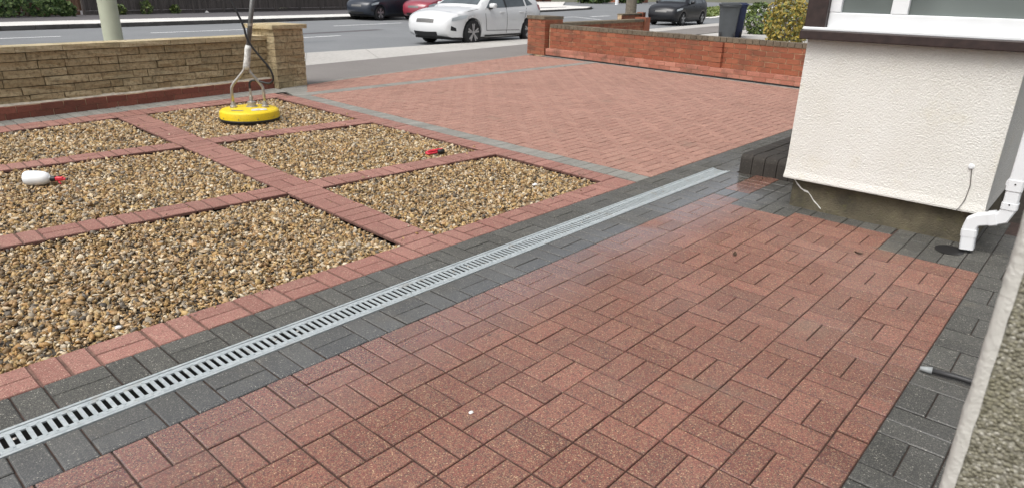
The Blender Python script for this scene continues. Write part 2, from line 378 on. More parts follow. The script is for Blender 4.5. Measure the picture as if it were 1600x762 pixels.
def clip(poly, a, b, c):           # keep a*x+b*y<=c
    out = []
    for i in range(len(poly)):
        p, q = poly[i], poly[(i+1) % len(poly)]
        dp, dq = a*p[0]+b*p[1]-c, a*q[0]+b*q[1]-c
        if dp <= 0: out.append(p)
        if (dp < 0) != (dq < 0) and abs(dp-dq) > 1e-9:
            t = dp/(dp-dq); out.append((p[0]+(q[0]-p[0])*t, p[1]+(q[1]-p[1])*t))
    return out
def clip_poly(poly, hull):          # hull convex, counter-clockwise
    for i in range(len(hull)):
        p, q = hull[i], hull[(i+1) % len(hull)]
        dx, dy = q[0]-p[0], q[1]-p[1]
        poly = clip(poly, dy, -dx, dy*p[0]-dx*p[1])
        if len(poly) < 3: return []
    return poly
def area(poly): return 0.5*sum(poly[i][0]*poly[(i+1) % len(poly)][1]-poly[(i+1) % len(poly)][0]*poly[i][1] for i in range(len(poly)))
def inset(poly, d, kx=1.0):
    n = len(poly); out = []
    for i in range(n):
        p0, p1, p2 = Vector(poly[i-1]), Vector(poly[i]), Vector(poly[(i+1) % n])
        e1 = (p1-p0); e2 = (p2-p1)
        if e1.length < 1e-6 or e2.length < 1e-6: continue
        e1.normalize(); e2.normalize()
        n1 = Vector((-e1.y, e1.x)); n2 = Vector((-e2.y, e2.x))
        d1 = d*(1+(kx-1)*abs(n1.x)); d2 = d*(1+(kx-1)*abs(n2.x)); det = n1.x*n2.y-n1.y*n2.x
        if abs(det) < 0.25: out.append(tuple(p1 + (n1+n2)*(0.5*d)))
        else: out.append((p1.x+(d1*n2.y-d2*n1.y)/det, p1.y+(n1.x*d2-n2.x*d1)/det))
    return out
def block_geo(poly, z, joint=0.0035, cham=0.003, depth=0.02, tilt=0.0008):
    if area(poly) < 0: poly = poly[::-1]
    a = inset(poly, joint/2, 1.9)
    if len(a) < 3 or area(a) < 0.0006: return None
    b = inset(a, cham, 1.25); n = len(a)
    if len(b) != n: return None
    cx = sum(p[0] for p in a)/n; cy = sum(p[1] for p in a)/n
    tx, ty = random.gauss(0, tilt)*5, random.gauss(0, tilt)*5; dz = random.gauss(0, tilt)
    zz = lambda p: z + dz + (p[0]-cx)*tx + (p[1]-cy)*ty
    v = [(p[0], p[1], z-depth) for p in a] + [(p[0], p[1], zz(p)-cham) for p in a] + [(p[0], p[1], zz(p)) for p in b]
    f = [tuple(range(2*n, 3*n))]
    for i in range(n):
        j = (i+1) % n; f.append((i, j, n+j, n+i)); f.append((n+i, n+j, 2*n+j, 2*n+i))
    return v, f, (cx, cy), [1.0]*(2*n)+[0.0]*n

def lay(parent, name, polys, limit=300, joint=0.0035, cham=0.003):
    """polys: (polygon, z, material). The largest in view become parts, the rest one joined part."""
    items = []
    for poly, z, mat in polys:
        if len(poly) < 3: continue
        pts = [proj((x, y, z)) for x, y in poly]
        sc = 0.0
        if all(pts):
            cxp = sum(p[0] for p in pts)/len(pts); cyp = sum(p[1] for p in pts)/len(pts)
            if -30 < cxp < 1630 and -20 < cyp < 800: sc = abs(area([(p[0], p[1]) for p in pts]))
        items.append((sc, poly, z, mat))
    items.sort(key=lambda q: -q[0])
    rest = {}
    for k, (sc, poly, z, mat) in enumerate(items):
        g = block_geo(poly, z, joint, cham)
        if g is None: continue
        v, f, c, ed = g
        if k < limit and sc > 12:
            v = [(x-c[0], y-c[1], q-z) for x, y, q in v]
            o = pyd(name, v, f, mat, parent); o.location = (c[0], c[1], z)
            at = o.data.attributes.new('darkening', 'FLOAT', 'POINT'); at.data.foreach_set('value', np.asarray(ed, dtype=np.float32))
        else:
            r = rest.setdefault(mat, ([], [], [], []))
            n0 = len(r[0]); r[0].extend(v); r[1].extend([tuple(i+n0 for i in q) for q in f]); r[2].extend([random.random()]*len(v)); r[3].extend(ed)
    for mat, (v, f, r, ed) in rest.items():
        o = pyd(name+'s', v, f, mat, parent, rnd=r); o['kind'] = 'stuff'
        at = o.data.attributes.new('darkening', 'FLOAT', 'POINT'); at.data.foreach_set('value', np.asarray(ed, dtype=np.float32))

def rect(x0, y0, x1, y1): return [(x0, y0), (x1, y0), (x1, y1), (x0, y1)]
def sheet(name, poly, z, mat, parent=None, kind='structure'):
    if area(poly) < 0: poly = poly[::-1]
    o = pyd(name, [(x, y, z) for x, y in poly], [tuple(range(len(poly)))], mat, parent)
    if kind: o['kind'] = kind
    return o

# ================================================================== SETTING
sheet('ground', [(-500, -500), (900, -500), (900, 900), (-500, 900)], -0.30, 'ground')
o = MB().prism([(-2.6, -6), (13.2, -6), (13.2, 6.0), (5.0, 6.6), (-2.6, 5.6)], -0.29, -0.14).build('soil', 'soil'); o['kind'] = 'structure'

PX, X0, PY, Y0 = 0.2055, 1.270, 0.2015, -0.362       # patio module
rowY = [Y0 - k*PY for k in range(9)]
# ---- patio: red basket-weave
patio = sheet('patio', [(-1.3, Y0), (4.11, Y0), (4.11, -1.58), (3.73, -1.58), (3.73, -2.076), (-1.3, -2.076)], -0.007, 'joint')
red = []
endx = [4.09, 3.93, 3.93, 4.06, 4.06, 4.06, 3.725, 3.725]
for k in range(8):
    for i in range(-13, 15):
        xa, xb = X0+i*PX, X0+(i+1)*PX; ya, yb = rowY[k+1], rowY[k]
        cell = [rect(xa, ya, xb, (ya+yb)/2), rect(xa, (ya+yb)/2, xb, yb)] if (k+i) % 2 else [rect(xa, ya, (xa+xb)/2, yb), rect((xa+xb)/2, ya, xb, yb)]
        for c in cell:
            q = clip_poly(c, rect(-1.25, -5, endx[k], 5))
            if q and area(q) > 0.002: red.append((q, 0.0, 'red'))
x = -1.25
while x < 3.72:
    red.append((rect(x, -2.076, min(x+0.1028, 3.725), rowY[8]), 0.0, 'red')); x += 0.1028
lay(patio, 'paving_block', red, joint=0.0028, cham=0.0032)

# ---- charcoal border blocks round the drain, the patio edge and the house
border = MB()
for (xa, ya, xb, yb) in ((-1.3, 0.0, 7.6, 0.2), (-1.3, Y0, 4.9, -0.162), (4.81, -0.212, 7.6, 0.0), (-1.3, -2.62, 4.95, -2.076), (3.73, -2.076, 4.95, -1.571), (3.93, -1.571, 4.95, Y0)):
    border.add([(xa, ya, -0.0075), (xb, ya, -0.0075), (xb, yb, -0.0075), (xa, yb, -0.0075)], [(0, 1, 2, 3)])
border = border.build('border_paving', 'joint'); border['kind'] = 'structure'
dark = []
def basket(x0, x1, y0, y1, first_along, pitch, mat, z=0.0, out=dark):
    x = x0; al = first_along
    while x < x1 - 0.02:
        xe = min(x+pitch, x1)
        if al: out += [(rect(x, y0, xe, (y0+y1)/2), z, mat), (rect(x, (y0+y1)/2, xe, y1), z, mat)]
        else:
            xm = min(x+pitch/2, x1)
            out.append((rect(x, y0, xm, y1), z, mat))
            if xe - xm > 0.02: out.append((rect(xm, y0, xe, y1), z, mat))
        x = xe; al = not al
basket(-1.2, 4.0, 0.0, 0.2, True, 0.2, 'dark')
basket(4.0, 7.5, 0.0, 0.2, True, 0.2, 'dark'); basket(4.813, 7.5, -0.212, 0.0, False, 0.21, 'dark')
basket(-1.19, 4.81, -0.362, -0.162, True, 0.2, 'dark')
basket(-0.89, 4.6, -2.277, -2.076, True, 0.2085, 'dark')
basket(-0.99, 4.6, -2.60, -2.277, False, 0.2085, 'dark')
# around the bay and the step
dark += [(rect(4.09, -0.567, 4.28, -0.465), 0, 'dark'), (rect(4.09, -0.465, 4.28, -0.362), 0, 'dark')]
for k in range(3):
    xa = 4.28+k*0.19
    if k % 2: dark += [(rect(xa, -0.555, xa+0.095, -0.362), 0, 'red'), (rect(xa+0.095, -0.555, xa+0.19, -0.362), 0, 'red')]
    else: dark += [(rect(xa, -0.555, xa+0.19, -0.46), 0, 'red'), (rect(xa, -0.46, xa+0.19, -0.362), 0, 'red')]
for (xa, xb, ya, yb) in [(4.28, 4.48, -0.66, -0.555), (4.48, 4.68, -0.66, -0.555), (4.68, 4.83, -0.66, -0.555), (4.28, 4.48, -0.76, -0.66), (4.48, 4.68, -0.76, -0.66), (4.68, 4.83, -0.76, -0.66),
                         (4.28, 4.48, -0.86, -0.76), (4.48, 4.83, -0.86, -0.76), (3.93, 4.03, -0.77, -0.567), (4.03, 4.13, -0.77, -0.567), (4.13, 4.28, -0.67, -0.567), (4.13, 4.28, -0.77, -0.67),
                         (3.93, 4.13, -0.87, -0.77), (3.93, 4.13, -0.967, -0.87), (4.13, 4.28, -0.967, -0.77)]:
    dark.append((rect(xa, ya, xb, yb), 0, 'dark'))
y = -0.967
for L in (0.1, 0.2, 0.1, 0.1, 0.0935):
    dark.append((rect(4.06, y-L, 4.28, y), 0, 'dark')); y -= L
for k, (xs_) in enumerate([(3.725, 3.925, 4.03, 4.14, 4.28), (3.725, 3.83, 4.03, 4.28), (3.725, 3.925, 4.13, 4.28), (3.725, 3.83, 4.03, 4.23, 4.43, 4.63, 4.9), (3.725, 3.925, 4.13, 4.33, 4.53, 4.73, 4.9)]):
    for xa, xb in zip(xs_[:-1], xs_[1:]): dark.append((rect(xa, -1.571-(k+1)*.101, xb, -1.571-k*.101), 0, 'dark'))

# ---- driveway band and garden path strips, measured as slightly skewed quads
def quad_strip(out, A0, A1, B0, B1, n, mat, mode, z=0.0):
    """strip from A0->A1 (one long edge) and B0->B1 (the other), n modules; mode: 'across', 'pair' or 'mix'"""
    A0, A1, B0, B1 = map(Vector, (A0, A1, B0, B1))
    P = lambda u, v: tuple((A0.lerp(A1, u)).lerp(B0.lerp(B1, u), v))
    for k in range(n):
        u0, u1 = k/n, (k+1)/n; um = (u0+u1)/2
        kind = mode if mode != 'mix' else ('pair' if k % 3 == 1 else 'across')
        if kind == 'pair': cells = [(u0, 0, u1, .5), (u0, .5, u1, 1)]
        else: cells = [(u0, 0, um, 1), (um, 0, u1, 1)]
        for a, c, b, d in cells:
            q = [P(a, c), P(b, c), P(b, d), P(a, d)]
            if area(q) < 0: q = q[::-1]
            out.append((q, z, mat))
gx = lambda y: 3.74+0.05*y          # right gravel edge
bl = lambda y: 3.935+0.06*y         # grey band, garden side
br = lambda y: 4.135+0.06*y         # grey band, drive side
dl_ = lambda y: 1.79+0.05*y; dr_ = lambda y: 2.03+0.06*y   # cross path edges
d2l = lambda x: 1.90-0.085*x; d2u = lambda x: 2.12-0.085*x
d1l = lambda x: 3.78-0.07*x; d1u = lambda x: 3.995-0.06*x
gt = lambda x: 5.26+0.105*x; rg = lambda x: 5.56+0.115*x; lw = lambda x: 5.835+0.139*x
path = sheet('garden_path', [(-2.3, 0.2), (3.945, 0.2), (4.27, 5.95), (4.2, 6.05), (-2.3, 5.3)], -0.0145, 'joint_dry', kind='structure')
# the bedding lies only under the blocks: cut it into strips instead of one sheet
bpy.data.objects.remove(path)
pb = MB()
def bed(A0, A1, B1, B0): pb.add([(p[0], p[1], -0.007) for p in (A0, A1, B1, B0)], [(0, 1, 2, 3)])
XL = -2.2
pth = []
bed((XL, .2), (3.94, .2), (3.76, .4), (XL, .4)); bed((XL, d2l(XL)), (gx(1.6), d2l(3.8)), (gx(1.8), d2u(3.8)), (XL, d2u(XL))); bed((XL, d1l(XL)), (gx(3.5), d1l(3.9)), (gx(3.75), d1u(3.9)), (XL, d1u(XL)))
bed((dl_(.4), .4), (dr_(.4), .4), (dr_(5.5), 5.5), (dl_(5.45), 5.45)); bed((gx(.2), .2), (bl(.2), .2), (bl(6.0), 6.0), (gx(5.9), 5.9)); bed((XL, gt(XL)), (4.05, gt(4.05)), (4.2, rg(4.2)), (XL, rg(XL)))
path = pb.build('garden_path', 'joint_dry'); path['kind'] = 'structure'
basket(-2.2, 1.8, 0.2, 0.4, True, 0.2, 'red_path', out=pth); basket(1.8, 3.75, 0.2, 0.4, True, 0.195, 'red_path', out=pth)
quad_strip(pth, (XL, d2l(XL)), (dl_(1.75), d2l(1.88)), (XL, d2u(XL)), (dl_(1.95), d2u(1.88)), 20, 'red_path', 'mix')
quad_strip(pth, (dr_(1.72), d2l(2.13)), (gx(1.6), d2l(3.8)), (dr_(1.94), d2u(2.13)), (gx(1.8), d2u(3.8)), 8, 'red_path', 'mix')
quad_strip(pth, (XL, d1l(XL)), (dl_(3.65), d1l(1.97)), (XL, d1u(XL)), (dl_(3.87), d1u(1.97)), 20, 'red_path', 'mix')
quad_strip(pth, (dr_(3.62), d1l(2.25)), (gx(3.5), d1l(3.9)), (dr_(3.86), d1u(2.25)), (gx(3.75), d1u(3.9)), 8, 'red_path', 'mix')
quad_strip(pth, (dl_(.402), .402), (dl_(5.46), 5.46), (dr_(.402), .402), (dr_(5.49), 5.49), 24, 'red_path', 'mix')
quad_strip(pth, (gx(.402), .402), (gx(5.66), 5.66), (bl(.402), .402), (bl(5.68), 5.68), 25, 'red_path', 'across')
pth.append(([(3.75, .2), (3.945, .2), (3.957, .4), (3.75, .4)], 0, 'red_path'))
quad_strip(pth, (XL, gt(XL)), (4.2, gt(4.2)), (XL, rg(XL)), (4.2, rg(4.2)), 30, 'red_path', 'mix')
lay(path, 'paving_block', pth, joint=0.005, cham=0.004)
# grey strips: drive edge, foot of the front wall, across the drive, along the drive's end and beside the brick wall
gb = MB()
def bed2(*p): gb.add([(q[0], q[1], -0.0070) for q in p], [(0, 1, 2, 3)])
bed2((bl(.2), .2), (br(.2), .2), (br(5.6), 5.6), (bl(5.6), 5.6)); bed2((XL, rg(XL)), (4.45, rg(4.45)), (4.45, lw(4.45)), (XL, lw(XL)))
quad_strip(dark, (bl(.202), .202), (bl(5.68), 5.68), (br(.202), .202), (br(5.60), 5.60), 27, 'dark_dry', 'across')
quad_strip(dark, (XL, rg(XL)+.003), (4.45, rg(4.45)+.003), (XL, lw(XL)), (4.45, lw(4.45)), 32, 'dark_dry', 'across')
cb0 = lambda x: 5.60+0.03*(x-4.5); cb1 = lambda x: cb0(x)+0.23
bed2((4.28, 5.69), (4.47, cb0(4.47)), (11.45, cb0(11.45)), (11.45, cb1(11.45))); bed2((4.28, 5.69), (11.45, cb1(11.45)), (4.98, 6.55), (4.45, 6.1))
quad_strip(dark, (4.48, cb0(4.48)), (11.4, cb0(11.4)), (4.48, cb1(4.48)), (11.4, cb1(11.4)), 34, 'dark_dry', 'across')
quad_strip(dark, (4.285, 5.70), (4.47, 6.36), (4.475, 5.62), (4.98, 6.50), 4, 'dark_dry', 'across')
WA, WB = Vector((11.775, 7.465)), Vector((10.35, -1.8)); wd = (WB-WA).normalized(); wn = Vector((-wd.y, wd.x))   # brick wall line, wn points away from the drive
de0 = lambda x: 6.62+0.199*(x-5.0)                                  # end of the drive
bed2((4.98, 6.5), (11.75, de0(11.75)-.1), (11.75, de0(11.75)), (4.98, de0(4.98)))
quad_strip(dark, (4.99, de0(4.99)-.1), (11.72, de0(11.72)-.1), (4.99, de0(4.99)), (11.72, de0(11.72)), 33, 'dark_dry', 'pair')
wf = WA - wn*0.13; wg = WB - wn*0.13
we = lambda k: (tuple(wf-wn*k), tuple(wg-wn*k))
bed2(we(0)[0], we(0)[1], we(.11)[1], we(.11)[0])
quad_strip(dark, we(.11)[0], we(.11)[1], we(0)[0], we(0)[1], 45, 'dark_dry', 'across')
gbo = gb.build('bedding', 'joint_dry', border)
lay(border, 'paving_block', dark, joint=0.0028, cham=0.0032)

# ---- driveway herringbone
drive = MB(); hull1 = [(br(.2), .2), (10.45, .2), (11.2, cb0(11.2)), (br(5.6), cb0(4.47))]
wx = lambda y: wf.x - wn.x*0.11 + (wf.y-y)*(-0.1535)
hull1 = [(br(.2), .2), (wx(.2), .2), (wx(cb0(11.3)), cb0(11.3)), (br(5.6), cb0(4.47))]
hull0 = [(6.7, -1.0), (wx(-1.0), -1.0), (wx(.2), .2), (7.5, .2), (7.5, -0.1), (6.7, -0.1)]
hull2 = [(4.55, cb1(4.55)), (wx(6.1), cb1(11.3)), (wx(7.0), de0(11.6)-.1), (5.0, de0(5.0)-.1)]
for h in (hull1, hull2): drive.add([(p[0], p[1], -0.0066) for p in h], [tuple(range(4))])
drive.add([(p[0], p[1], -0.0072) for p in rect(7.5, -1.2, 10.4, .2)], [(0, 1, 2, 3)])
drive = drive.build('driveway', 'joint_dry'); drive['kind'] = 'structure'
her = []; u = 0.1015
for iy in range(-14, 82):
    for ix in range(38, 120):
        m = (ix-iy) % 4
        if m == 0: q = rect(ix*u, iy*u, (ix+2)*u, (iy+1)*u)
        elif m == 3: q = rect(ix*u, iy*u, (ix+1)*u, (iy+2)*u)
        else: continue
        for h in (hull1, hull2, rect(7.5, -1.2, 10.4, .198)):
            c = clip_poly(q, h)
            if c and area(c) > 0.0012: her.append((c, 0.0, 'red_dry'))
lay(drive, 'paving_block', her, joint=0.005, cham=0.0045)

# ---- pavement, road, far side
tar = [(4.9, 6.62), (5.0, de0(5.0)), (12.0, de0(12.0)), (14.5, 8.6), (60, 15.0), (60, 17.6), (16, 10.45), (6.4, 8.85), (-60, 2.0), (-60, -0.5), (-2.6, 5.72), (4.4, 6.62)]
pv = MB(); pv.add([(x, y, -0.012) for x, y in tar], [tuple(range(len(tar)))]); pv = pv.build('pavement', 'tarmac'); pv['kind'] = 'structure'
con = [(-60, 2.0), (6.4, 8.85), (16, 10.45), (60, 17.6), (60, 18.4), (16, 11.55), (7.8, 11.05), (-60, 4.6)]
cm = MB(); n = 4
for i in range(3):
    a, b_, c, d = con[i], con[i+1], con[6-i], con[7-i]
    nn = max(2, int((Vector(b_)-Vector(a)).length/1.8))
    for k in range(nn):
        q = [Vector(a).lerp(Vector(b_), k/nn), Vector(a).lerp(Vector(b_), (k+1)/nn), Vector(d).lerp(Vector(c), (k+1)/nn), Vector(d).lerp(Vector(c), k/nn)]
        q = inset([tuple(p) for p in q], 0.004); cm.add([(p[0], p[1], -0.014) for p in q], [(0, 1, 2, 3)])
        e = len(cm.v); cm.add([(q[2][0], q[2][1], -0.014), (q[3][0], q[3][1], -0.014), (q[3][0], q[3][1], -0.12), (q[2][0], q[2][1], -0.12)], [(0, 1, 2, 3)])
o = cm.build('footway', 'concrete'); o['kind'] = 'structure'
kerb = [(-60, 12.5), (4.8, 22.75), (20, 26.0), (41, 31.6), (52, 35.6), (58, 39.5), (60, 46.0)]
road = [(-70, -2.0), (60, -2.0), (140, 2), (140, 60), (70, 60)] + kerb[::-1] + [(-70, 10)]
sheet('road', [(-70, -1.0), (7.8, 10.9), (16, 11.4), (60, 17.9), (150, 34), (150, 75), (60.5, 60), (60.3, 46.0), (58.3, 39.4), (52.3, 35.5), (41.2, 31.5), (20.2, 25.9), (5, 22.65), (-70, 11.0)], -0.10, 'asphalt')
off = lambda d: [(x-0.22*d, y+0.975*d) for x, y in kerb]
fm = MB(); k0, k1, k2 = kerb, off(2.3), off(22)
nk = len(kerb)-2
for i in range(nk):
    nn = max(2, int((Vector(k0[i+1])-Vector(k0[i])).length/0.915)) if i else 40
    for k in range(nn):
        a, b_ = Vector(k0[i]).lerp(Vector(k0[i+1]), k/nn), Vector(k0[i]).lerp(Vector(k0[i+1]), (k+1)/nn)
        d = (b_-a).normalized()*0.006; a, b_ = a+d, b_-d
        fm.add([(a.x, a.y, -0.11), (b_.x, b_.y, -0.11), (b_.x, b_.y, 0.03+random.gauss(0, .004)), (a.x, a.y, 0.03), (b_.x-.03, b_.y+.14, 0.03), (a.x-.03, a.y+.14, 0.03)], [(0, 1, 2, 3), (3, 2, 4, 5)])
o = fm.build('kerb', 'kerb_face'); o['kind'] = 'structure'
fs = MB()
for i in range(nk): fs.add([(*off(.1)[i], 0.029), (*off(.1)[i+1], 0.029), (*k1[i+1], 0.029), (*k1[i], 0.029)], [(0, 1, 2, 3)])
fs.add([(47, 37.2, 0.031), (57.5, 40.2, 0.031), (59, 44, 0.031), (80, 60, 0.031), (60, 60, 0.031)], [(0, 1, 2, 3, 4)])
o = fs.build('far_footway', 'concrete_far'); o['kind'] = 'structure'
fs = MB()
for i in range(nk): fs.add([(*k1[i], 0.027), (*k1[i+1], 0.027), (*k2[i+1], 0.027), (*k2[i], 0.027)], [(0, 1, 2, 3)])
o = fs.build('far_pavement', 'tarmac_far'); o['kind'] = 'structure'
# painted dashes
def dash(a, b, wd_=0.11):
    a, b = Vector(a), Vector(b); d = (b-a).normalized(); n_ = Vector((-d.y, d.x))*wd_/2
    return pyd('road_marking', [(*(a-n_), -0.096), (*(b-n_), -0.096), (*(b+n_), -0.096), (*(a+n_), -0.096)], [(0, 1, 2, 3)], 'paint')
for i, (a, b, wd_, lab) in enumerate([((-6, 18.1), (-1.2, 18.75), .14, 0), ((.2, 18.9), (5.5, 19.68), .14, 1), ((8.0, 20.05), (12.6, 20.72), .14, 2), ((8.3, 15.75), (12.35, 16.45), .13, 3), ((15.3, 21.2), (19.5, 22.2), .14, 4), ((22.5, 23.0), (26.5, 24.0), .14, 5),
                      ((33.0, 23.9), (35.1, 24.4), .16, 6), ((35.1, 24.4), (33.0, 20.8), .16, 7), ((36.8, 24.3), (39.6, 24.8), .3, 8), ((9.6, 11.6), (11.6, 11.85), .12, 9)]):
    d = dash(a, b, wd_); d['kind'] = 'structure'
sheet('road_repair', [(9.6, 17.0), (15.6, 18.3), (15.5, 18.75), (9.5, 17.4)], -0.097, 'tarmac_far')
sheet('road_repair', [(-4, 12.6), (11, 14.6), (11, 14.85), (-4, 12.85)], -0.0975, 'asphalt_patch')
# neighbour's forecourt and verge
o = MB().prism([(12.0, -6), (42, -6), (42, 12.3), (14.5, 8.55), (12.1, 7.6)], -0.28, -0.016).build('forecourt', 'concrete'); o['kind'] = 'structure'
sheet('verge_kerb', [(44, 19.5), (70, 27.0), (110, 40), (110, 42), (60, 26.0), (44, 20.2)], -0.085, 'concrete_far')

# ================================================================== GRAVEL
_p = (1+5**.5)/2
IV = np.array([(-1,_p,0),(1,_p,0),(-1,-_p,0),(1,-_p,0),(0,-1,_p),(0,1,_p),(0,-1,-_p),(0,1,-_p),(_p,0,-1),(_p,0,1),(-_p,0,-1),(-_p,0,1)])/math.sqrt(1+_p*_p)
IF = np.array([(0,11,5),(0,5,1),(0,1,7),(0,7,10),(0,10,11),(1,5,9),(5,11,4),(11,10,2),(10,7,6),(7,1,8),(3,9,4),(3,4,2),(3,2,6),(3,6,8),(3,8,9),(4,9,5),(2,4,11),(6,2,10),(8,6,7),(9,8,1)])
def gravel_bed(poly, dens, size, label, zt=-0.021):
    if area(poly) < 0: poly = poly[::-1]
    xs = [p[0] for p in poly]; ys = [p[1] for p in poly]
    N = int((max(xs)-min(xs))*(max(ys)-min(ys))*dens)
    P = np.c_[NR.uniform(min(xs), max(xs), N), NR.uniform(min(ys), max(ys), N)]
    keep = np.ones(N, bool)
    for i in range(len(poly)):
        a, b = poly[i], poly[(i+1) % len(poly)]; L = math.hypot(b[0]-a[0], b[1]-a[1])
        keep &= ((b[0]-a[0])*(P[:, 1]-a[1])-(b[1]-a[1])*(P[:, 0]-a[0]))/L > 0.009
    near_edge = np.full(N, 1e9); outside = np.zeros(N, bool)
    Q = np.c_[NR.uniform(min(xs)-.1, max(xs)+.1, 900), NR.uniform(min(ys)-.1, max(ys)+.1, 900)]; dq = np.full(900, 1e9)
    for i in range(len(poly)):
        a, b = poly[i], poly[(i+1) % len(poly)]; L = math.hypot(b[0]-a[0], b[1]-a[1])
        dq = np.minimum(dq, ((b[0]-a[0])*(Q[:, 1]-a[1])-(b[1]-a[1])*(Q[:, 0]-a[0]))/L)
    Q = Q[(dq < -.012) & (dq > -.012-NR.exponential(.03, 900))]; Q = Q[:26]       # a few strays kicked on to the blocks
    P = np.r_[P[keep], Q]; stray = np.r_[np.zeros(keep.sum(), bool), np.ones(len(Q), bool)]; N = len(P)
    s = size*np.exp(NR.normal(-.06, 0.38, N)).clip(.42, 2.0); s[stray] *= .65
    ax = np.c_[s, s*NR.uniform(.5, .85, N), s*NR.uniform(.3, .55, N)]*0.5
    V = IV[None]*(1+NR.normal(0, .2, (N, 12, 1)))*ax[:, None, :]
    q = NR.normal(0, 1, (N, 4)); q[:, 1:3] *= 0.5; q /= np.linalg.norm(q, axis=1, keepdims=True)   # mostly lying flat
    w_, x_, y_, z_ = q.T
    R = np.array([[1-2*(y_*y_+z_*z_), 2*(x_*y_-z_*w_), 2*(x_*z_+y_*w_)], [2*(x_*y_+z_*w_), 1-2*(x_*x_+z_*z_), 2*(y_*z_-x_*w_)], [2*(x_*z_-y_*w_), 2*(y_*z_+x_*w_), 1-2*(x_*x_+y_*y_)]]).transpose(2, 0, 1)
    V = np.einsum('nij,nkj->nki', R, V)
    und = 0.008*np.sin(P[:, 0]*5.1+P[:, 1]*2.3)*np.cos(P[:, 1]*4.2-P[:, 0]*1.7)
    V[:, :, 0] += P[:, 0:1]; V[:, :, 1] += P[:, 1:2]; V[:, :, 2] += np.where(stray, .005, zt+und+NR.uniform(-.018, .008, N))[:, None]
    F = (IF[None]+(np.arange(N)*12)[:, None, None]).reshape(-1, 3)
    V = V.reshape(-1, 3); base = len(V)
    V = np.r_[V, np.array([(p[0], p[1], zt-0.014) for p in poly])]
    me = bpy.data.meshes.new('gravel_bed'); nf = len(F)
    me.vertices.add(len(V)); me.vertices.foreach_set('co', V.astype(np.float32).ravel())
    me.loops.add(nf*3+len(poly)); me.loops.foreach_set('vertex_index', np.r_[F.ravel(), base+np.arange(len(poly))].astype(np.int32))
    me.polygons.add(nf+1); me.polygons.foreach_set('loop_start', (np.arange(nf+1)*3).astype(np.int32))
    me.polygons.foreach_set('use_smooth', np.r_[np.repeat(NR.random(N) > .45, 20), False])
    me.polygons.foreach_set('material_index', np.r_[np.zeros(nf), 1].astype(np.int32))
    at = me.attributes.new('rnd', 'FLOAT', 'POINT'); at.data.foreach_set('value', np.r_[np.repeat(NR.random(N), 12), np.zeros(len(poly))].astype(np.float32))
    me.materials.append(M['gravel']); me.materials.append(M['soil'])
    me.update(calc_edges=True); me.validate()
    o = bpy.data.objects.new('gravel_bed', me); COL.objects.link(o)
    return tag(o, label, 'gravel', 'gravel beds between the brick paths', 'stuff')
GX = -0.75
gravel_bed([(GX, .4), (dl_(.4), .4), (dl_(1.74), d2l(1.88)), (GX, d2l(GX))], 7400, 0.0225, 'brown flint gravel bed beside the drain, left of the brick cross path')
gravel_bed([(dr_(.4), .4), (gx(.4), .4), (gx(1.58), d2l(3.8)), (dr_(1.72), d2l(2.13))], 7400, 0.0218, 'brown flint gravel bed beside the drain, next to the driveway')
gravel_bed([(-.35, d2u(-.35)), (dl_(1.96), d2u(1.88)), (dl_(3.64), d1l(1.97)), (-.35, d1l(-.35))], 5900, 0.0245, 'flint gravel bed with the white spray bottle lying on it')
gravel_bed([(dr_(1.95), d2u(2.13)), (gx(1.8), d2u(3.8)), (gx(3.5), d1l(3.9)), (dr_(3.62), d1l(2.25))], 5900, 0.0245, 'flint gravel bed with the red trigger lying at its corner')
gravel_bed([(.1, d1u(.1)), (dl_(3.88), d1u(1.97)), (dl_(5.46), gt(2.06)), (.1, gt(.1))], 4900, 0.0265, 'flint gravel bed below the low brick edging of the stone wall')
gravel_bed([(dr_(3.86), d1u(2.25)), (gx(3.75), d1u(3.9)), (gx(5.66), gt(4.02)), (dr_(5.49), gt(2.36))], 4900, 0.0265, 'flint gravel bed under the yellow surface cleaner')

# ================================================================== CHANNEL DRAIN
dr = empty('channel_drain', (0, 0, 0), 0, 'long galvanised steel slotted channel drain running through the paving', 'drain')
DX0, DX1, DWa, DWb = -1.2, 4.81, -0.160, -0.002
m = MB(); m.box((DX0, DWa+.012, -.12), (DX1, DWb-.012, -.105)).box((DX0, DWa+.003, -.12), (DX1, DWa+.015, -.012)).box((DX0, DWb-.015, -.12), (DX1, DWb-.003, -.012))
m.build('channel', 'kerb_face', dr)
for ya, yb in ((DWa, DWa+.013), (DWb-.013, DWb)):
    MB().box((DX0, ya, -.03), (DX1, yb, .002), .0015).build('rail', 'galv', dr)
x = DX0
k = 0
while x < DX1-.02:
    xe = min(x+1.0, DX1); g = MB(); a, b = x+.0015, xe-.0015
    y0, y1 = DWa+.0165, DWb-.0165; s0, s1 = y0+.024, y1-.024
    g.box((a, y0, -.006), (b, s0, .0)); g.box((a, s1, -.006), (b, y1, .0))
    nb = int(round((b-a)/.0295)); pt = (b-a)/nb
    for i in range(nb):
        c = a+i*pt
        g.box((c, s0-.0005, -.005), (c+pt*.48, s1+.0005, -.0008))
        g.box((c+pt*.15, s0-.012, 0), (c+pt*.37, s0-.006, .0018)); g.box((c+pt*.15, s1+.006, 0), (c+pt*.37, s1+.012, .0018))
    gr = g.build('grating', 'galv', dr)
    for bx in (a+.05, b-.05):
        MB().lathe([(.007, 0), (.007, .003), (.004, .0045)], 10, (bx, (y0+y1)/2, -.001)).build('bolt', 'steel', gr)
    x = xe

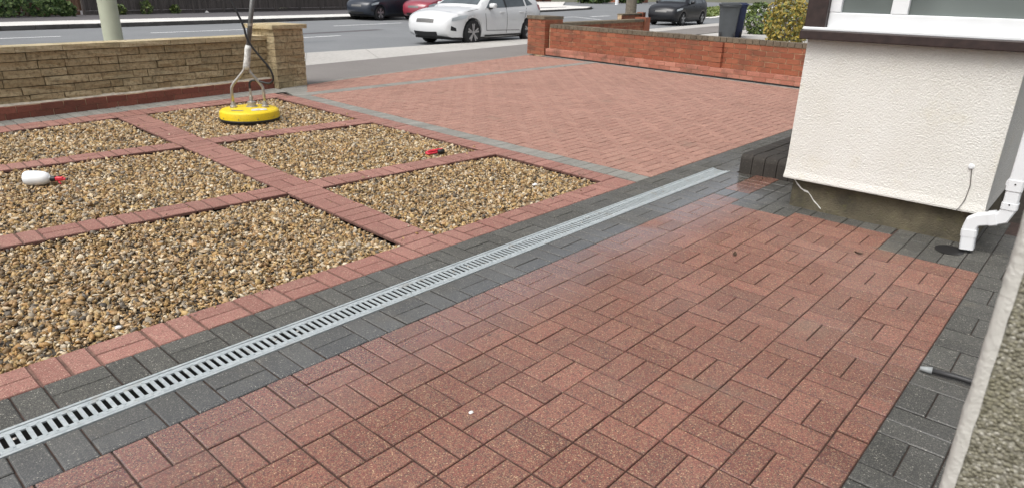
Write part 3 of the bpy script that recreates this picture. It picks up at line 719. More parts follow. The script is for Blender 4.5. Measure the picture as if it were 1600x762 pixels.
# ================================================================== HOUSE
hs = empty('house', (4.15, -1.4, 0), 0, 'cream roughcast house bay with dark brown sill above the patio', 'house')
hx = lambda v: (v[0]-4.15, v[1]+1.4, v[2])
def hbox(name, a, b, mat, parent=None, c=0.0):
    return MB().box(hx(a), hx(b), c).build(name, mat, parent or hs)
def hpart(name, mb, mat, parent=None, **kw):
    mb.v = [hx(v) for v in mb.v]; return mb.build(name, mat, parent or hs, **kw)
# wall with a slightly flared foot
wl = MB()
ring = lambda z, k: [(4.15-k, -1.985-k*.3, z), (7.4, -1.985-k*.3, z), (7.4, -.828+k*.3, z), (4.15-k, -.828+k*.3, z)]
v = []
for z, k in ((.205, .012), (.215, .014), (.26, .004), (.34, 0), (1.112, 0)): v += ring(z, k)
f = [(3, 2, 1, 0)]
for i in range(4):
    for j in range(4): f.append((i*4+j, i*4+(j+1) % 4, (i+1)*4+(j+1) % 4, (i+1)*4+j))
f.append((16, 17, 18, 19)); wl.add(v, f); hpart('wall', wl, 'wall_white')
# plinth with rounded end
n = 8; pts = [(4.205, -1.96), (7.35, -1.96), (7.35, -.86)] + [(4.205+.05-.05*math.sin(a), -.86-.05+.05*math.cos(a)) for a in [PI/2*i/n for i in range(n+1)]]
pm = MB(); pm.prism(pts, -.05, .207); pl_ = hpart('plinth', pm, 'plinth')
# crack filled white on the plinth
cm_ = MB(); cr = [(-.875, .196), (-.90, .165), (-.935, .135), (-.955, .125), (-.985, .118), (-1.005, .098), (-1.03, .068), (-1.06, .045), (-1.085, .022)]
for (a, b) in zip(cr[:-1], cr[1:]):
    wdt = random.uniform(.003, .0065)
    cm_.add([(4.2035, a[0], a[1]-wdt), (4.2035, b[0], b[1]-wdt*.8), (4.2035, b[0], b[1]+wdt), (4.2035, a[0], a[1]+wdt)], [(0, 1, 2, 3)])
hpart('crack_filler', cm_, 'crack', pl_)
# sill, corner post, window
hbox('sill', (4.075, -2.03, 1.112), (7.42, -.795, 1.168), 'brown_wood', c=.006)
hbox('sill_nosing', (4.10, -2.02, 1.168), (4.16, -.80, 1.186), 'upvc', c=.004)
hbox('corner_post', (4.12, -.925, 1.168), (4.24, -.80, 2.35), 'brown_wood', c=.006)
wn_ = hpart('window', MB().box((4.16, -1.985, 1.168), (4.23, -.925, 1.275), .006), 'upvc')
for (a, b) in (((4.16, -1.985, 2.22), (4.23, -.925, 2.30)), ((4.16, -.99, 1.275), (4.23, -.925, 2.22)), ((4.16, -1.985, 1.275), (4.23, -1.92, 2.22)), ((4.16, -1.36, 1.275), (4.23, -1.27, 2.22))):
    hbox('frame', a, b, 'upvc', wn_, .005)
for (a, b) in (((4.19, -1.27, 1.27), (4.205, -.99, 2.22)), ((4.19, -1.92, 1.27), (4.205, -1.36, 2.22))): hbox('pane', a, b, 'window_glass', wn_)
hbox('side_infill', (4.24, -1.98, 1.168), (7.38, -.83, 2.32), 'wall_white')
hbox('fascia', (4.0, -2.06, 2.35), (7.45, -.75, 2.50), 'upvc', c=.006)
hbox('flat_roof', (3.98, -2.08, 2.50), (7.47, -.73, 2.55), 'tarmac_far')
# wire with a white cap near the right corner
hpart('cable_cap', MB().lathe([(.016, 0), (.015, -.008), (.009, -.012)], 14, (4.149, -1.865, .47), 'x'), 'upvc')
hpart('cable', MB().tube([(4.146, -1.868, .468), (4.146, -1.876, .42), (4.145, -1.885, .36), (4.143, -1.882, .31), (4.139, -1.878, .27), (4.128, -1.862, .225), (4.12, -1.85, .205)], .0022, 6), 'wire')
# downpipe
dp = empty('downpipe', (4.1, -1.95, 0), 0, 'white square plastic downpipe with elbows at the corner of the cream bay', 'downpipe')
def dpart(name, mb, mat='upvc', parent=None, **kw):
    mb.v = [(v[0]-4.1, v[1]+1.95, v[2]) for v in mb.v]; return mb.build(name, mat, parent or dp, **kw)
def sqtube(path, wx_, wy_, bev=.006):
    """square tube along a path in the YZ plane at x = path x"""
    m = MB(); path = [Vector(p) for p in path]
    prof = [(-1, -.8), (-.8, -1), (.8, -1), (1, -.8), (1, .8), (.8, 1), (-.8, 1), (-1, .8)]
    v = []; k = len(path)
    for i, p in enumerate(path):
        t = (path[min(i+1, k-1)]-path[max(i-1, 0)]).normalized(); a = Vector((1, 0, 0)); b = t.cross(a).normalized()
        if 0 < i < k-1:
            t0 = (path[i]-path[i-1]).normalized(); sc = 1/max(.5, t.dot(t0))
        else: sc = 1
        for (s, r) in prof: v.append(p+a*s*wx_/2+b*r*wy_/2*sc)
    f = [tuple(range(7, -1, -1)), tuple((k-1)*8+j for j in range(8))]
    for i in range(k-1):
        for j in range(8): f.append((i*8+j, i*8+(j+1) % 8, (i+1)*8+(j+1) % 8, (i+1)*8+j))
    return m.add(v, f)
PW = .066
UY, SY = -2.098, -1.948
dpart('pipe', sqtube([(4.06, UY, 2.3), (4.06, UY, .42)], PW, PW))
dpart('elbow', sqtube([(4.06, UY, .43), (4.06, UY-.002, .285), (4.06, UY+.015, .238), (4.06, UY+.05, .222), (4.06, SY-.031, .200), (4.06, SY-.006, .180), (4.06, SY, .145), (4.055, SY-.012, .02)], PW+.003, PW+.003))
for a, b in (((4.06, UY, .455), (4.06, UY, .395)), ((4.06, UY-.0015, .325), (4.06, UY-.002, .290)), ((4.06, UY+.040, .2265), (4.06, UY+.076, .2135)), ((4.06, SY-.0015, .135), (4.06, SY-.005, .095))):
    dpart('collar', sqtube([a, b], PW+.011, PW+.011))
for z in (.43, 1.5):
    dpart('bracket', MB().box((4.045, UY-.045, z-.012), (4.10, UY-.034, z+.012)).box((4.045, UY+.034, z-.012), (4.10, UY+.045, z+.012)).box((4.095, UY-.045, z-.012), (4.10, UY+.045, z+.012)))
for z in (.32, .435): dpart('screw', MB().lathe([(.004, 0), (.004, -.003)], 8, (4.0205, UY, z), 'x'), 'black_plastic')
# gully under the shoe
gl = MB(); nseg = 14
v = [(4.005+.09*math.cos(2*PI*i/nseg), -1.885+.075*math.sin(2*PI*i/nseg), .0035) for i in range(nseg)] + [(4.005+.068*math.cos(2*PI*i/nseg), -1.885+.055*math.sin(2*PI*i/nseg), .0035) for i in range(nseg)] + [(4.005+.06*math.cos(2*PI*i/nseg), -1.885+.05*math.sin(2*PI*i/nseg), .0028) for i in range(nseg)]
f = [(i, (i+1) % nseg, nseg+(i+1) % nseg, nseg+i) for i in range(nseg)] + [(nseg+i, nseg+(i+1) % nseg, 2*nseg+(i+1) % nseg, 2*nseg+i) for i in range(nseg)] + [tuple(range(2*nseg, 3*nseg))]
tag(gl.add(v, f).build('gully', 'black_plastic'), 'small black drain gully in the paving under the white downpipe', 'gully')

# ---- near wall corner beside the camera
nw = empty('house_corner', (0.316, -2.36, -.06), 0, 'weathered pebbledash wall corner with a pale rendered edge close to the viewer', 'wall')
v = []; f = []
hs_ = [i*0.012 for i in range(int(2.4/.012)+1)]
prof = [(.30, .0), (.05, .0), (.012, .0), (.005, -.0015), (.001, -.006), (-.0005, -.0135)]
for z in hs_:
    for j, (a, b) in enumerate(prof):
        r = .0004 if 2 <= j <= 5 else 0.0
        v.append((a+random.gauss(0, r), b+random.gauss(0, r), z))
k = len(prof)
for i in range(len(hs_)-1):
    for j in range(k-1): f.append((i*k+j, (i+1)*k+j, (i+1)*k+j+1, i*k+j+1))
pyd('corner_bead', v, f, 'bead', nw, True)
dm = MB(); dm.box((.002, -.9, 0), (.30, -.0135, 2.4)); dm.build('wall', 'dash', nw)

# ---- door step of dark blocks
st = empty('door_step', (4.84, -.5, 0), 0, 'low step of dark bullnosed blocks at the end of the drain', 'step')
def blk(name, a, b, mat, par, bull=.045):
    """block with a rounded front (-x) top edge"""
    x0, y0, z0 = a; x1, y1, z1 = b; pr = [(x1, z0), (x0, z0)] + [(x0+bull-bull*math.cos(t), z1-bull+bull*math.sin(t)) for t in [PI/2*i/5 for i in range(6)]] + [(x1, z1)]
    m = MB(); n = len(pr); m.add([(p[0], y0, p[1]) for p in pr]+[(p[0], y1, p[1]) for p in pr], [tuple(range(n)), tuple(range(2*n-1, n-1, -1))]+[(i, n+i, n+(i+1) % n, (i+1) % n) for i in range(n)])
    o = m.build(name, mat, par, angle=.6); return o
MB().box((.02, -.325, -.05), (1.9, .27, .135)).build('core', 'joint', st)
y = .285
for i in range(6):
    blk('edge_block', (0, y-.1, -.01), (.2, y-.004, .15), 'step_block', st); y -= .1015
for i in range(17):
    xa = .205+i*.1015
    blk_ = MB().box((xa, .185, -.01), (xa+.0975, .285, .148), .006).build('edge_block', 'step_block', st)
for i in range(16):
    for j in range(5):
        xa = .205+i*.102; ya = .183-j*.1015
        if (i+j) % 2 == 0: MB().box((xa, ya-.098, .10), (xa+.098, ya, .143), .003).build('paving_block', 'step_block', st)
        else: MB().box((xa, ya-.098, .10), (xa+.098, ya, .1415), .003).build('paving_block', 'step_block', st)

# ================================================================== FRONT STONE WALL
def jbox(a, b, j=.002):
    m = MB().box(a, b); m.v = [(x+random.uniform(-j, j), y+random.uniform(-j, j), z+random.uniform(-j, j)) for x, y, z in m.v]; return m
def stone(name, a, b, mat, par, amp=.011):
    """rough stone: box split once along each edge and knocked about"""
    x0, y0, z0 = a; x1, y1, z1 = b; bm = bmesh.new(); bmesh.ops.create_cube(bm, size=1.0)
    bmesh.ops.subdivide_edges(bm, edges=list(bm.edges), cuts=1, use_grid_fill=True)
    for q in bm.verts:
        edge = sum(1 for c in q.co if abs(c) > .49)
        q.co = Vector((x0+(q.co.x+.5)*(x1-x0), y0+(q.co.y+.5)*(y1-y0), z0+(q.co.z+.5)*(z1-z0)))
        k = amp*(.5 if edge > 1 else 1.0)
        q.co += Vector((random.uniform(-k, k)*.5, random.uniform(-k, k)*1.3, random.uniform(-k, k)*.5))
    me = bpy.data.meshes.new(name); bm.to_mesh(me); bm.free(); return link(name, me, mat, par)
SW0 = Vector((-2.6, lw(-2.6))); SWA = math.atan(.139); SWL = 7.13
sw = empty('stone_wall', (SW0.x, SW0.y, 0), SWA, 'buff rough stone garden wall with coping along the pavement', 'wall')
MB().box((0, .125, 0), (SWL, .30, .645)).build('core', 'mortar', sw)
z = .125
for ci in range(6):
    h = [.088, .084, .088, .086, .086, .088][ci]; x = -random.uniform(0, .3)
    while x < SWL:
        L = random.uniform(.20, .58) if random.random() > .2 else random.uniform(.12, .2)
        xe = min(x+L, SWL)
        if xe-max(x, 0) > .04: stone('stone', (max(x, 0)+.004, .106+random.uniform(-.012, .010), z+.004), (xe-.005, .2, z+h-.005), 'stone', sw)
        x = xe
    z += h
x = 0
while x < SWL:
    L = random.choice([.46, .60, .61, .45]); xe = min(x+L, SWL)
    stone('coping', (x+.003, .075, .648), (xe-.003, .345, .706), 'coping', sw, .006); x = xe
# low dark red brick edging
lr = empty('brick_edging', (SW0.x, SW0.y, 0), SWA, 'low two-course dark red brick edging at the foot of the stone wall', 'edging')
MB().box((0, .006, -.03), (SWL-.02, .108, .126)).build('core', 'mortar_wall', lr)
MB().add([(0, .056, .128), (SWL-.02, .056, .128), (SWL-.02, .112, .150), (0, .112, .150)], [(0, 1, 2, 3)]).build('mortar_fillet', 'mortar_pale', lr)
bmesh_cache = {}
for ci in range(2):
    x = -.115*ci
    while x < SWL-.03:
        xa, xb = max(x, 0), min(x+.2255, SWL-.02)
        if xb-xa > .03: jbox((xa+.004, 0, ci*.066-.004), (xb-.004, .055 if ci else .05, ci*.066+.060), .0018).build('brick', 'brick_low', lr)
        x += .2255
# stone pillar
pil = empty('stone_pillar', (4.46, 6.385, 0), math.radians(11), 'square buff stone gate pillar with flat cap at the end of the stone wall', 'pillar')
PWd = .53
MB().box((.012, .012, -.02), (PWd-.012, PWd-.012, .79)).build('core', 'mortar', pil)
z = -.012
for ci in range(9):
    h = .089; s = random.uniform(.3, .7)*PWd; s2 = random.uniform(.3, .7)*PWd
    for (xa, xb) in ((0, s), (s, PWd)):
        stone('stone', (xa+.004, -.004, z+.003), (xb-.004, PWd*.45, z+h-.003), 'stone', pil)
        stone('stone', (xa+.004, PWd*.45+.005, z+.003), (xb-.004, PWd+.004, z+h-.003), 'stone', pil)
    z += h
stone('cap', (-.04, -.04, .79), (PWd+.04, PWd+.04, .845), 'coping', pil, .006)

# ================================================================== BRICK WALL BY THE DRIVE
wang = math.atan2(wd.y, wd.x)
bw = empty('brick_wall', (WA.x, WA.y, 0), wang, 'orange red brick boundary wall with grimy coping beside the driveway', 'wall')
BL = 8.6; bl_, bh = .250, .0855
MB().box((0.0, .008, -.05), (BL, .20, .60)).build('core', 'mortar_wall', bw)
def brick(a, b, mat, par, name='brick'): return jbox(a, b, .0022).build(name, mat, par)
for ci in range(5):
    x = -(ci % 2)*bl_/2; z = .165+ci*.0865
    while x < BL:
        xa, xb = max(x, .02), min(x+bl_, BL)
        if xb-xa > .04: brick((xa+.006, -.002, z+.005), (xb-.006, .10, z+.0865-.006), 'brick_wall', bw)
        x += bl_
x = .02
while x < BL:
    brick((x+.005, -.012, .602), (x+.122, .215, .674), 'brick_edge', bw, 'coping_brick'); x += .127
pier_x = (WA-Vector((11.16, 3.05))).length
for ci in range(2):
    x = .02-(ci % 2)*bl_/2; z = .024+ci*.072
    while x < BL:
        xa, xb = max(x, .03), min(x+bl_, BL)
        if xb-xa > .04: brick((xa+.005, -.125, z+.003), (xb-.005, -.006, z+.068), 'brick_pink', bw, 'plinth_brick')
        x += bl_
MB().box((.03, -.115, -.03), (BL, .0, .146)).build('plinth_core', 'mortar_wall', bw)
MB().box((.03, -.1285, -.02), (BL, -.10, .024)).build('gap_shadow', 'black_plastic', bw)  # solid black strip painting the shadow gap under the plinth
MB().box((pier_x-.06, -.035, 0), (pier_x+.06, .0, .6)).build('pier_core', 'mortar_dark', bw)
for ci in range(5): brick((pier_x-.10, -.062, .168+ci*.0865), (pier_x+.10, -.002, .168+ci*.0865+.0785), 'brick_wall', bw, 'pier_brick')
# end pillar
bp = empty('brick_pillar', (WA.x+.02, WA.y+.02, 0), wang, 'short square red brick pillar at the end of the boundary wall', 'pillar')
PB = .60
MB().box((-PB, -.105, -.03), (-.03, .42, .77)).build('core', 'mortar_wall', bp)
for ci in range(9):
    z = .0+ci*.0855; zz = (z+.004, z+.0795)
    if ci % 2:
        for (xa, xb) in ((-PB-.01, -PB+.27), (-PB+.28, -.022)):
            brick((xa, -.115, zz[0]), (xb, .0, zz[1]), 'brick_wall', bp); brick((xa, .32, zz[0]), (xb, .43, zz[1]), 'brick_wall', bp)
        brick((-.132, .008, zz[0]), (-.022, .312, zz[1]), 'brick_wall', bp); brick((-PB-.01, .008, zz[0]), (-PB+.1, .312, zz[1]), 'brick_wall', bp)
    else:
        for (ya, yb) in ((-.115, .15), (.158, .43)):
            brick((-PB-.01, ya, zz[0]), (-PB+.105, yb, zz[1]), 'brick_wall', bp); brick((-.137, ya, zz[0]), (-.022, yb, zz[1]), 'brick_wall', bp)
        brick((-PB+.115, -.115, zz[0]), (-.147, .0, zz[1]), 'brick_wall', bp)
for i in range(4): brick((-PB-.03+i*.152, -.135, .772), (-PB-.03+i*.152+.146, .45, .838), 'brick_edge', bp, 'coping_brick')

def low_wall(name, a, b, h, label, mat='brick_wall', thick=.22, pillars=True, bl_=.24):
    a, b = Vector(a), Vector(b); L = (b-a).length; r = empty(name, (a.x, a.y, 0), math.atan2((b-a).y, (b-a).x), label, 'wall')
    MB().box((0, .008, -.12), (L, thick-.008, h-.07)).build('core', 'mortar_wall', r)
    nc = int((h-.075)/.085); ch = (h-.075)/nc
    for ci in range(nc):
        x = -(ci % 2)*bl_/2
        while x < L:
            xa, xb = max(x, 0), min(x+bl_, L)
            if xb-xa > .05: brick((xa+.006, 0, ci*ch+.005), (xb-.006, thick, ci*ch+ch-.005), mat, r)
            x += bl_
    n = max(1, int(L/.6))
    for i in range(n): MB().box((i*L/n+.004, -.03, h-.07), ((i+1)*L/n-.004, thick+.03, h), .006).build('coping', 'brick_edge' if i % 3 else 'mortar', r)
    if pillars:
        MB().box((L, -.06, -.12), (L+.34, thick+.06, h+.04)).build('end_pillar', mat, r)
    return r
low_wall('brick_wall', (12.35, 7.98), (17.6, 8.62), .66, 'low red brick wall along the pavement behind the short brick pillar')
low_wall('brick_wall', (28.6, 16.6), (31.0, 16.95), .42, 'small distant brick wall with pale top beside the black car')

# ================================================================== SURFACE CLEANER
er = Vector((math.sin(YAW), -math.cos(YAW), 0)); ef = Vector((math.cos(YAW), math.sin(YAW), 0))
sc = empty('surface_cleaner', (3.055, 4.505, -.012), YAW-PI/2, 'yellow round pressure washer surface cleaner with steel handle on the gravel', 'surface cleaner')
# local frame: x = to the right of the view, y = away
RD = .305
MB().lathe([(RD-.03, 0), (RD-.004, .004), (RD+.004, .03), (RD-.006, .045), (RD-.05, .05)], 48).build('brush_skirt', 'hose', sc, smooth=True)
deck = MB().lathe([(RD-.008, .034), (RD, .038), (RD, .085), (RD-.006, .108), (RD-.022, .122), (RD-.06, .130), (.10, .138), (.04, .14), (.0005, .14)], 56).build('deck', 'yellow', sc, angle=.5)
for i in range(10):
    a = 2*PI*i/10+.3; MB().lathe([(.007, 0), (.007, .004), (.004, .006)], 8, (RD*math.cos(a)*1.0, RD*math.sin(a)*1.0, .055)).build('rivet', 'pole_grey', deck)
pg = MB(); pg.add([(.05, -.07, .1378), (.10, -.20, .1335), (.235, -.11, .1335), (.20, -.045, .1345)], [(0, 1, 2, 3)]); pg.build('warning_label', 'tape', deck)
MB().add([(-.12, -.21, .1335), (.02, -.225, .1335), (.015, -.19, .1345), (-.11, -.175, .1345)], [(0, 1, 2, 3)]).build('label_strip', 'steel', deck)
hub = MB().lathe([(.062, .135), (.062, .145), (.045, .15), (.045, .19), (.034, .196), (.022, .20), (.018, .25), (.012, .255), (.012, .33)], 24, (.02, .03, 0)).build('swivel', 'steel', sc, angle=.6)
for sx, yy in ((-1, -.03), (1, .05)):
    MB().lathe([(.038, .13), (.038, .15), (.026, .158), (.022, .19)], 20, (sx*.155, yy, 0)).build('handle_mount', 'steel', sc, angle=.6)
    pth_ = [(sx*.155, yy, .15), (sx*.155, yy, .30), (sx*.150, yy, .345), (sx*.128, yy*.8, .385), (sx*.035+.012, yy*.3, .50), (sx*.018+.016, yy*.2, .535), (sx*.014+.018, 0, .58)]
    MB().tube(pth_, .0155, 12).build('handle_leg', 'steel', sc, smooth=True)
lean = lambda z: (.018+(z-.54)*.185, (z-.54)*.06, z)
MB().tube([lean(.53), lean(.57), lean(.66), lean(.74), lean(.775)], [.030, .034, .031, .034, .028], 14).build('tape_sleeve', 'tape', sc, smooth=True)
pole = MB().tube([lean(.55), lean(1.55)], .0235, 16).build('handle_pole', 'pole_grey', sc, smooth=True)
MB().lathe([(.026, -.012), (.026, .012)], 14, lean(.98)).build('pole_button', 'steel', pole)
MB().tube([lean(1.235), lean(1.30)], .028, 14).build('pole_collar', 'tape', pole)
top = Vector(lean(1.55)); MB().tube([top+Vector((-.24, -.02, -.02)), top+Vector((-.12, 0, 0)), top, top+Vector((.12, 0, 0)), top+Vector((.24, -.02, -.02))], .016, 10).build('handlebar', 'hose', sc, smooth=True)
hp = [(.02, .03, .32), (.021, .03, .37), (.03, .03, .40), (.07, .035, .415), (.16, .03, .40), (.24, .0, .392), (.285, -.01, .42), (.295, -.015, .47), (.27, -.02, .55), (.20, -.03, .65), (.115, -.04, .77), (.075, -.045, .86), (.06, -.045, .95), (.035, -.045, 1.03), (.0, -.05, 1.12), (-.045, -.05, 1.22), (-.075, -.05, 1.30), (-.08, -.05, 1.42), (-.02, -.03, 1.52)]
def smooth_path(p, k=4):
    p = [Vector(x) for x in p]; out = []
    for i in range(len(p)-1):
        a, b, c, d = p[max(i-1, 0)], p[i], p[i+1], p[min(i+2, len(p)-1)]
        for j in range(k):
            t = j/k; out.append(.5*((2*b)+(c-a)*t+(2*a-5*b+4*c-d)*t*t+(3*b-a-3*c+d)*t**3))
    return out+[p[-1]]
MB().tube(smooth_path(hp), .0105, 10).build('hose', 'hose', sc, smooth=True)

# ================================================================== SMALL THINGS
sb = empty('spray_bottle', (.76, 3.18, -.018), YAW-PI/2+.12, 'white plastic spray bottle with black collar and red trigger lying on gravel', 'bottle')
b_ = MB().lathe([(.001, -.092), (.034, -.092), (.046, -.086), (.052, -.07), (.053, -.03), (.051, .01), (.046, .04), (.036, .062), (.022, .074), (.014, .078), (.014, .085)], 28, (0, 0, .05), 'x').build('bottle', 'bottle', sb, angle=.7)
MB().lathe([(.017, .080), (.020, .083), (.020, .112), (.015, .116)], 18, (0, 0, .045), 'x').build('collar', 'black_plastic', sb, angle=.6)
m = MB().box((.112, -.016, .030), (.165, .016, .058), .006).box((.160, -.011, .032), (.182, .011, .050), .004); m.build('trigger_head', 'red_plastic', sb, angle=.8)
MB().tube([(.125, 0, .033), (.140, -.01, .018), (.150, -.015, .008)], .006, 8).build('trigger', 'red_plastic', sb, smooth=True)
MB().lathe([(.008, .180), (.008, .192), (.006, .194)], 12, (0, 0, .041), 'x').build('nozzle', 'black_plastic', sb)

rt = empty('spray_trigger', (3.45, 1.97, -.012), YAW-PI/2+.45, 'red and black spray trigger head lying in the gravel beside the path', 'spray trigger')
MB().tube(smooth_path([(-.085, -.012, .018), (-.06, .006, .024), (-.02, .016, .028), (.03, .02, .03), (.075, .016, .03)]), .014, 10).build('head', 'red_plastic', rt, smooth=True)
MB().tube(smooth_path([(-.085, -.012, .018), (-.07, -.03, .016), (-.03, -.028, .018), (.015, -.012, .02)]), .009, 8).build('trigger', 'red_plastic', rt, smooth=True)
MB().lathe([(.017, .0), (.021, .004), (.021, .055), (.016, .06)], 16, (.02, -.012, .024), 'x').build('collar', 'hose', rt, smooth=True)

tb = empty('tube_end', (2.38, -2.205, 0), math.radians(-12), 'short grey plastic tube with a pale tip lying on charcoal border blocks', 'tube')
MB().tube([(-.03, .075, .016), (0, 0, .016), (.03, -.14, .018), (.06, -.30, .018)], .0105, 12).build('tube', 'grey_tube', tb, smooth=True)
MB().tube([(-.045, .112, .014), (-.03, .075, .016)], [.008, .015], 10).build('tip', 'bin_tip', tb, smooth=True)
for (x, y, s, lab) in [(.947, -1.02, .0075, 'tiny white chip lying on the red patio blocks'), (3.34, .72, .018, 'pale flat stone lying on gravel beside the driveway'), (.35, .505, .014, 'pale grey chip at the gravel edge beside the drain')]:
    bm = bmesh.new(); bmesh.ops.create_icosphere(bm, subdivisions=2, radius=1)
    for q in bm.verts: q.co = Vector((q.co.x*s*1.3, q.co.y*s, q.co.z*s*.45))*(1+.25*noise.noise(q.co*1.7+Vector((x*9, y, 0))))
    me = bpy.data.meshes.new('stone_chip'); bm.to_mesh(me); bm.free(); o = link('stone_chip', me, 'chip'); o.location = (x, y, s*.4 if y < 0 else -.012); tag(o, lab, 'chip')

for (x, y, a, lab) in [(3.02, -1.02, .4, 'small dry brown leaf lying on the red patio blocks'), (3.55, -1.52, 2.1, 'curled dark leaf on the patio near the charcoal border by the house')]:
    n = 5; v = []; f = []
    for i in range(n+1):
        t = i/n; wv = .011*math.sin(PI*min(1, t*1.05))+.0006
        for s_ in (-1, 0, 1): v.append((-.024+.048*t, s_*wv, .002+.009*abs(s_)*t+.010*(t-.5)**2*4*.6))
    for i in range(n):
        for j in range(2): f.append((i*3+j, i*3+j+1, (i+1)*3+j+1, (i+1)*3+j))
    o = pyd('dry_leaf', v, f, 'leaf_dry', None, True); o.location = (x, y, .001); o.rotation_euler = (0, 0, a); tag(o, lab, 'leaf')
# ================================================================== STREET FURNITURE
lp = empty('lamp_post', (4.22, 11.75, -.014), 0, 'thick pale green steel lamp post behind the stone wall', 'lamp post')
MB().lathe([(.175, 0), (.165, .02), (.157, 1.55), (.150, 1.62), (.10, 1.75), (.09, 7.5)], 32).build('column', 'lamp_post', lp, angle=.5)
# access door: a seam round a panel on the side facing the garden
def on_post(a, z, r=.1590): return (r*math.cos(a), r*math.sin(a), z)
vd = math.atan2(-2.4-11.75, -.41-4.22)
m = MB()
def seam(a0, z0, a1, z1, t=.008):
    m.add([on_post(a0-t/.19*.5, z0-(t if z0 == z1 else 0)), on_post(a1-t/.19*.5, z1-(t if z0 == z1 else 0)), on_post(a1+t/.19*.5, z1+(t if z0 == z1 else 0)), on_post(a0+t/.19*.5, z0+(t if z0 == z1 else 0))], [(0, 1, 2, 3)])
for k in range(6): seam(vd-.55+k*.1, .72, vd-.45+k*.1, .72)
seam(vd+.05, .72, vd+.05, 1.5); seam(vd-.55, .72, vd-.55, 1.5)
for k in range(6): seam(vd-.55+k*.1, 1.5, vd-.45+k*.1, 1.5)
m.build('access_door', 'seam', lp)
arm = MB().tube(smooth_path([(0, 0, 7.45), (.05, .25, 7.9), (.15, .9, 8.1), (.2, 1.3, 8.12)]), .045, 10).build('arm', 'lamp_post', lp, smooth=True)
MB().box((.10, 1.2, 8.03), (.32, 1.85, 8.16), .03).build('lantern', 'pole_grey', lp)
def post(name, loc, r, h, mat, label, cat='post'):
    o = MB().lathe([(r*1.1, 0), (r, .05), (r*.9, h), (r*.5, h+.05)], 16).build(name, mat); o.location = loc; return tag(o, label, cat)
post('concrete_post', (20.6, 33.9, .02), .28, 6.0, 'lamp_post', 'pale round post standing in front of the dark fence')
post('wooden_pole', (46.0, 27.2, -.11), .42, 8.0, 'bark', 'grey brown pole by the kerb beyond the brick walls')
post('sign_post', (74, 47.2, 0.0), .22, 4.0, 'upvc', 'thin white post on the far pale forecourt')

# wheelie bins
def wheelie_bin(loc, rz, mat, label, s=1.0):
    r = empty('wheelie_bin', loc, rz, label, 'bin', 'wheelie bins behind the brick wall')
    m = MB(); lo, hi = (.22*s, .26*s), (.29*s, .35*s); H = .95*s
    rows = []
    for z, a, b, c in ((0.0, *lo, .03), (.03, lo[0]+.004, lo[1]+.004, .045), (H-.07, hi[0]-.006, hi[1]-.006, .045), (H-.06, hi[0]+.015, hi[1]+.015, .045), (H, hi[0]+.02, hi[1]+.02, .045)):
        q = []
        for sx, sy in ((1, 1), (-1, 1), (-1, -1), (1, -1)):
            t0 = {(1, 1): 0, (-1, 1): 1, (-1, -1): 2, (1, -1): 3}[(sx, sy)]*PI/2
            for k in range(4): q.append((sx*(a-c)+c*math.cos(t0+k*PI/6), sy*(b-c)+c*math.sin(t0+k*PI/6), z))
        rows.append(q)
    n = 16; v = [p for q in rows for p in q]; f = [tuple(range(n-1, -1, -1)), tuple((len(rows)-1)*n+j for j in range(n))]
    for i in range(len(rows)-1):
        for j in range(n): f.append((i*n+j, i*n+(j+1) % n, (i+1)*n+(j+1) % n, (i+1)*n+j))
    m.add(v, f).build('body', mat, r, angle=.5)
    lid = MB().box((-hi[0]-.04, -hi[1]-.05, H+.005), (hi[0]+.035, hi[1]+.06, H+.05), .02)
    lid.box((-hi[0]+.02, -hi[1]+.02, H+.04), (hi[0]-.03, hi[1]-.04, H+.085), .025); lid.build('lid', mat, r, angle=.6)
    MB().tube([(-.24*s, hi[1]+.10, H-.02), (.24*s, hi[1]+.10, H-.02)], .018, 8).build('handle', mat, r, smooth=True)
    for sx in (-1, 1):
        wl_ = MB().lathe([(.04, sx*.23-.03), (.10, sx*.23-.03), (.105, sx*.23-.015), (.105, sx*.23+.015), (.10, sx*.23+.03), (.04, sx*.23+.03)], 20, (0, lo[1]+.02, .10), 'x'); wl_.build('wheel', 'tyre', r, angle=.6)
    return r
wheelie_bin((22.60, 8.31, -.016), math.radians(118), 'bin_grey', 'dark grey wheelie bin with closed lid beyond the brick wall', 1.13)
wheelie_bin((23.45, 8.42, -.016), math.radians(112), 'bin_blue', 'navy blue wheelie bin standing behind the grey one', 1.13)

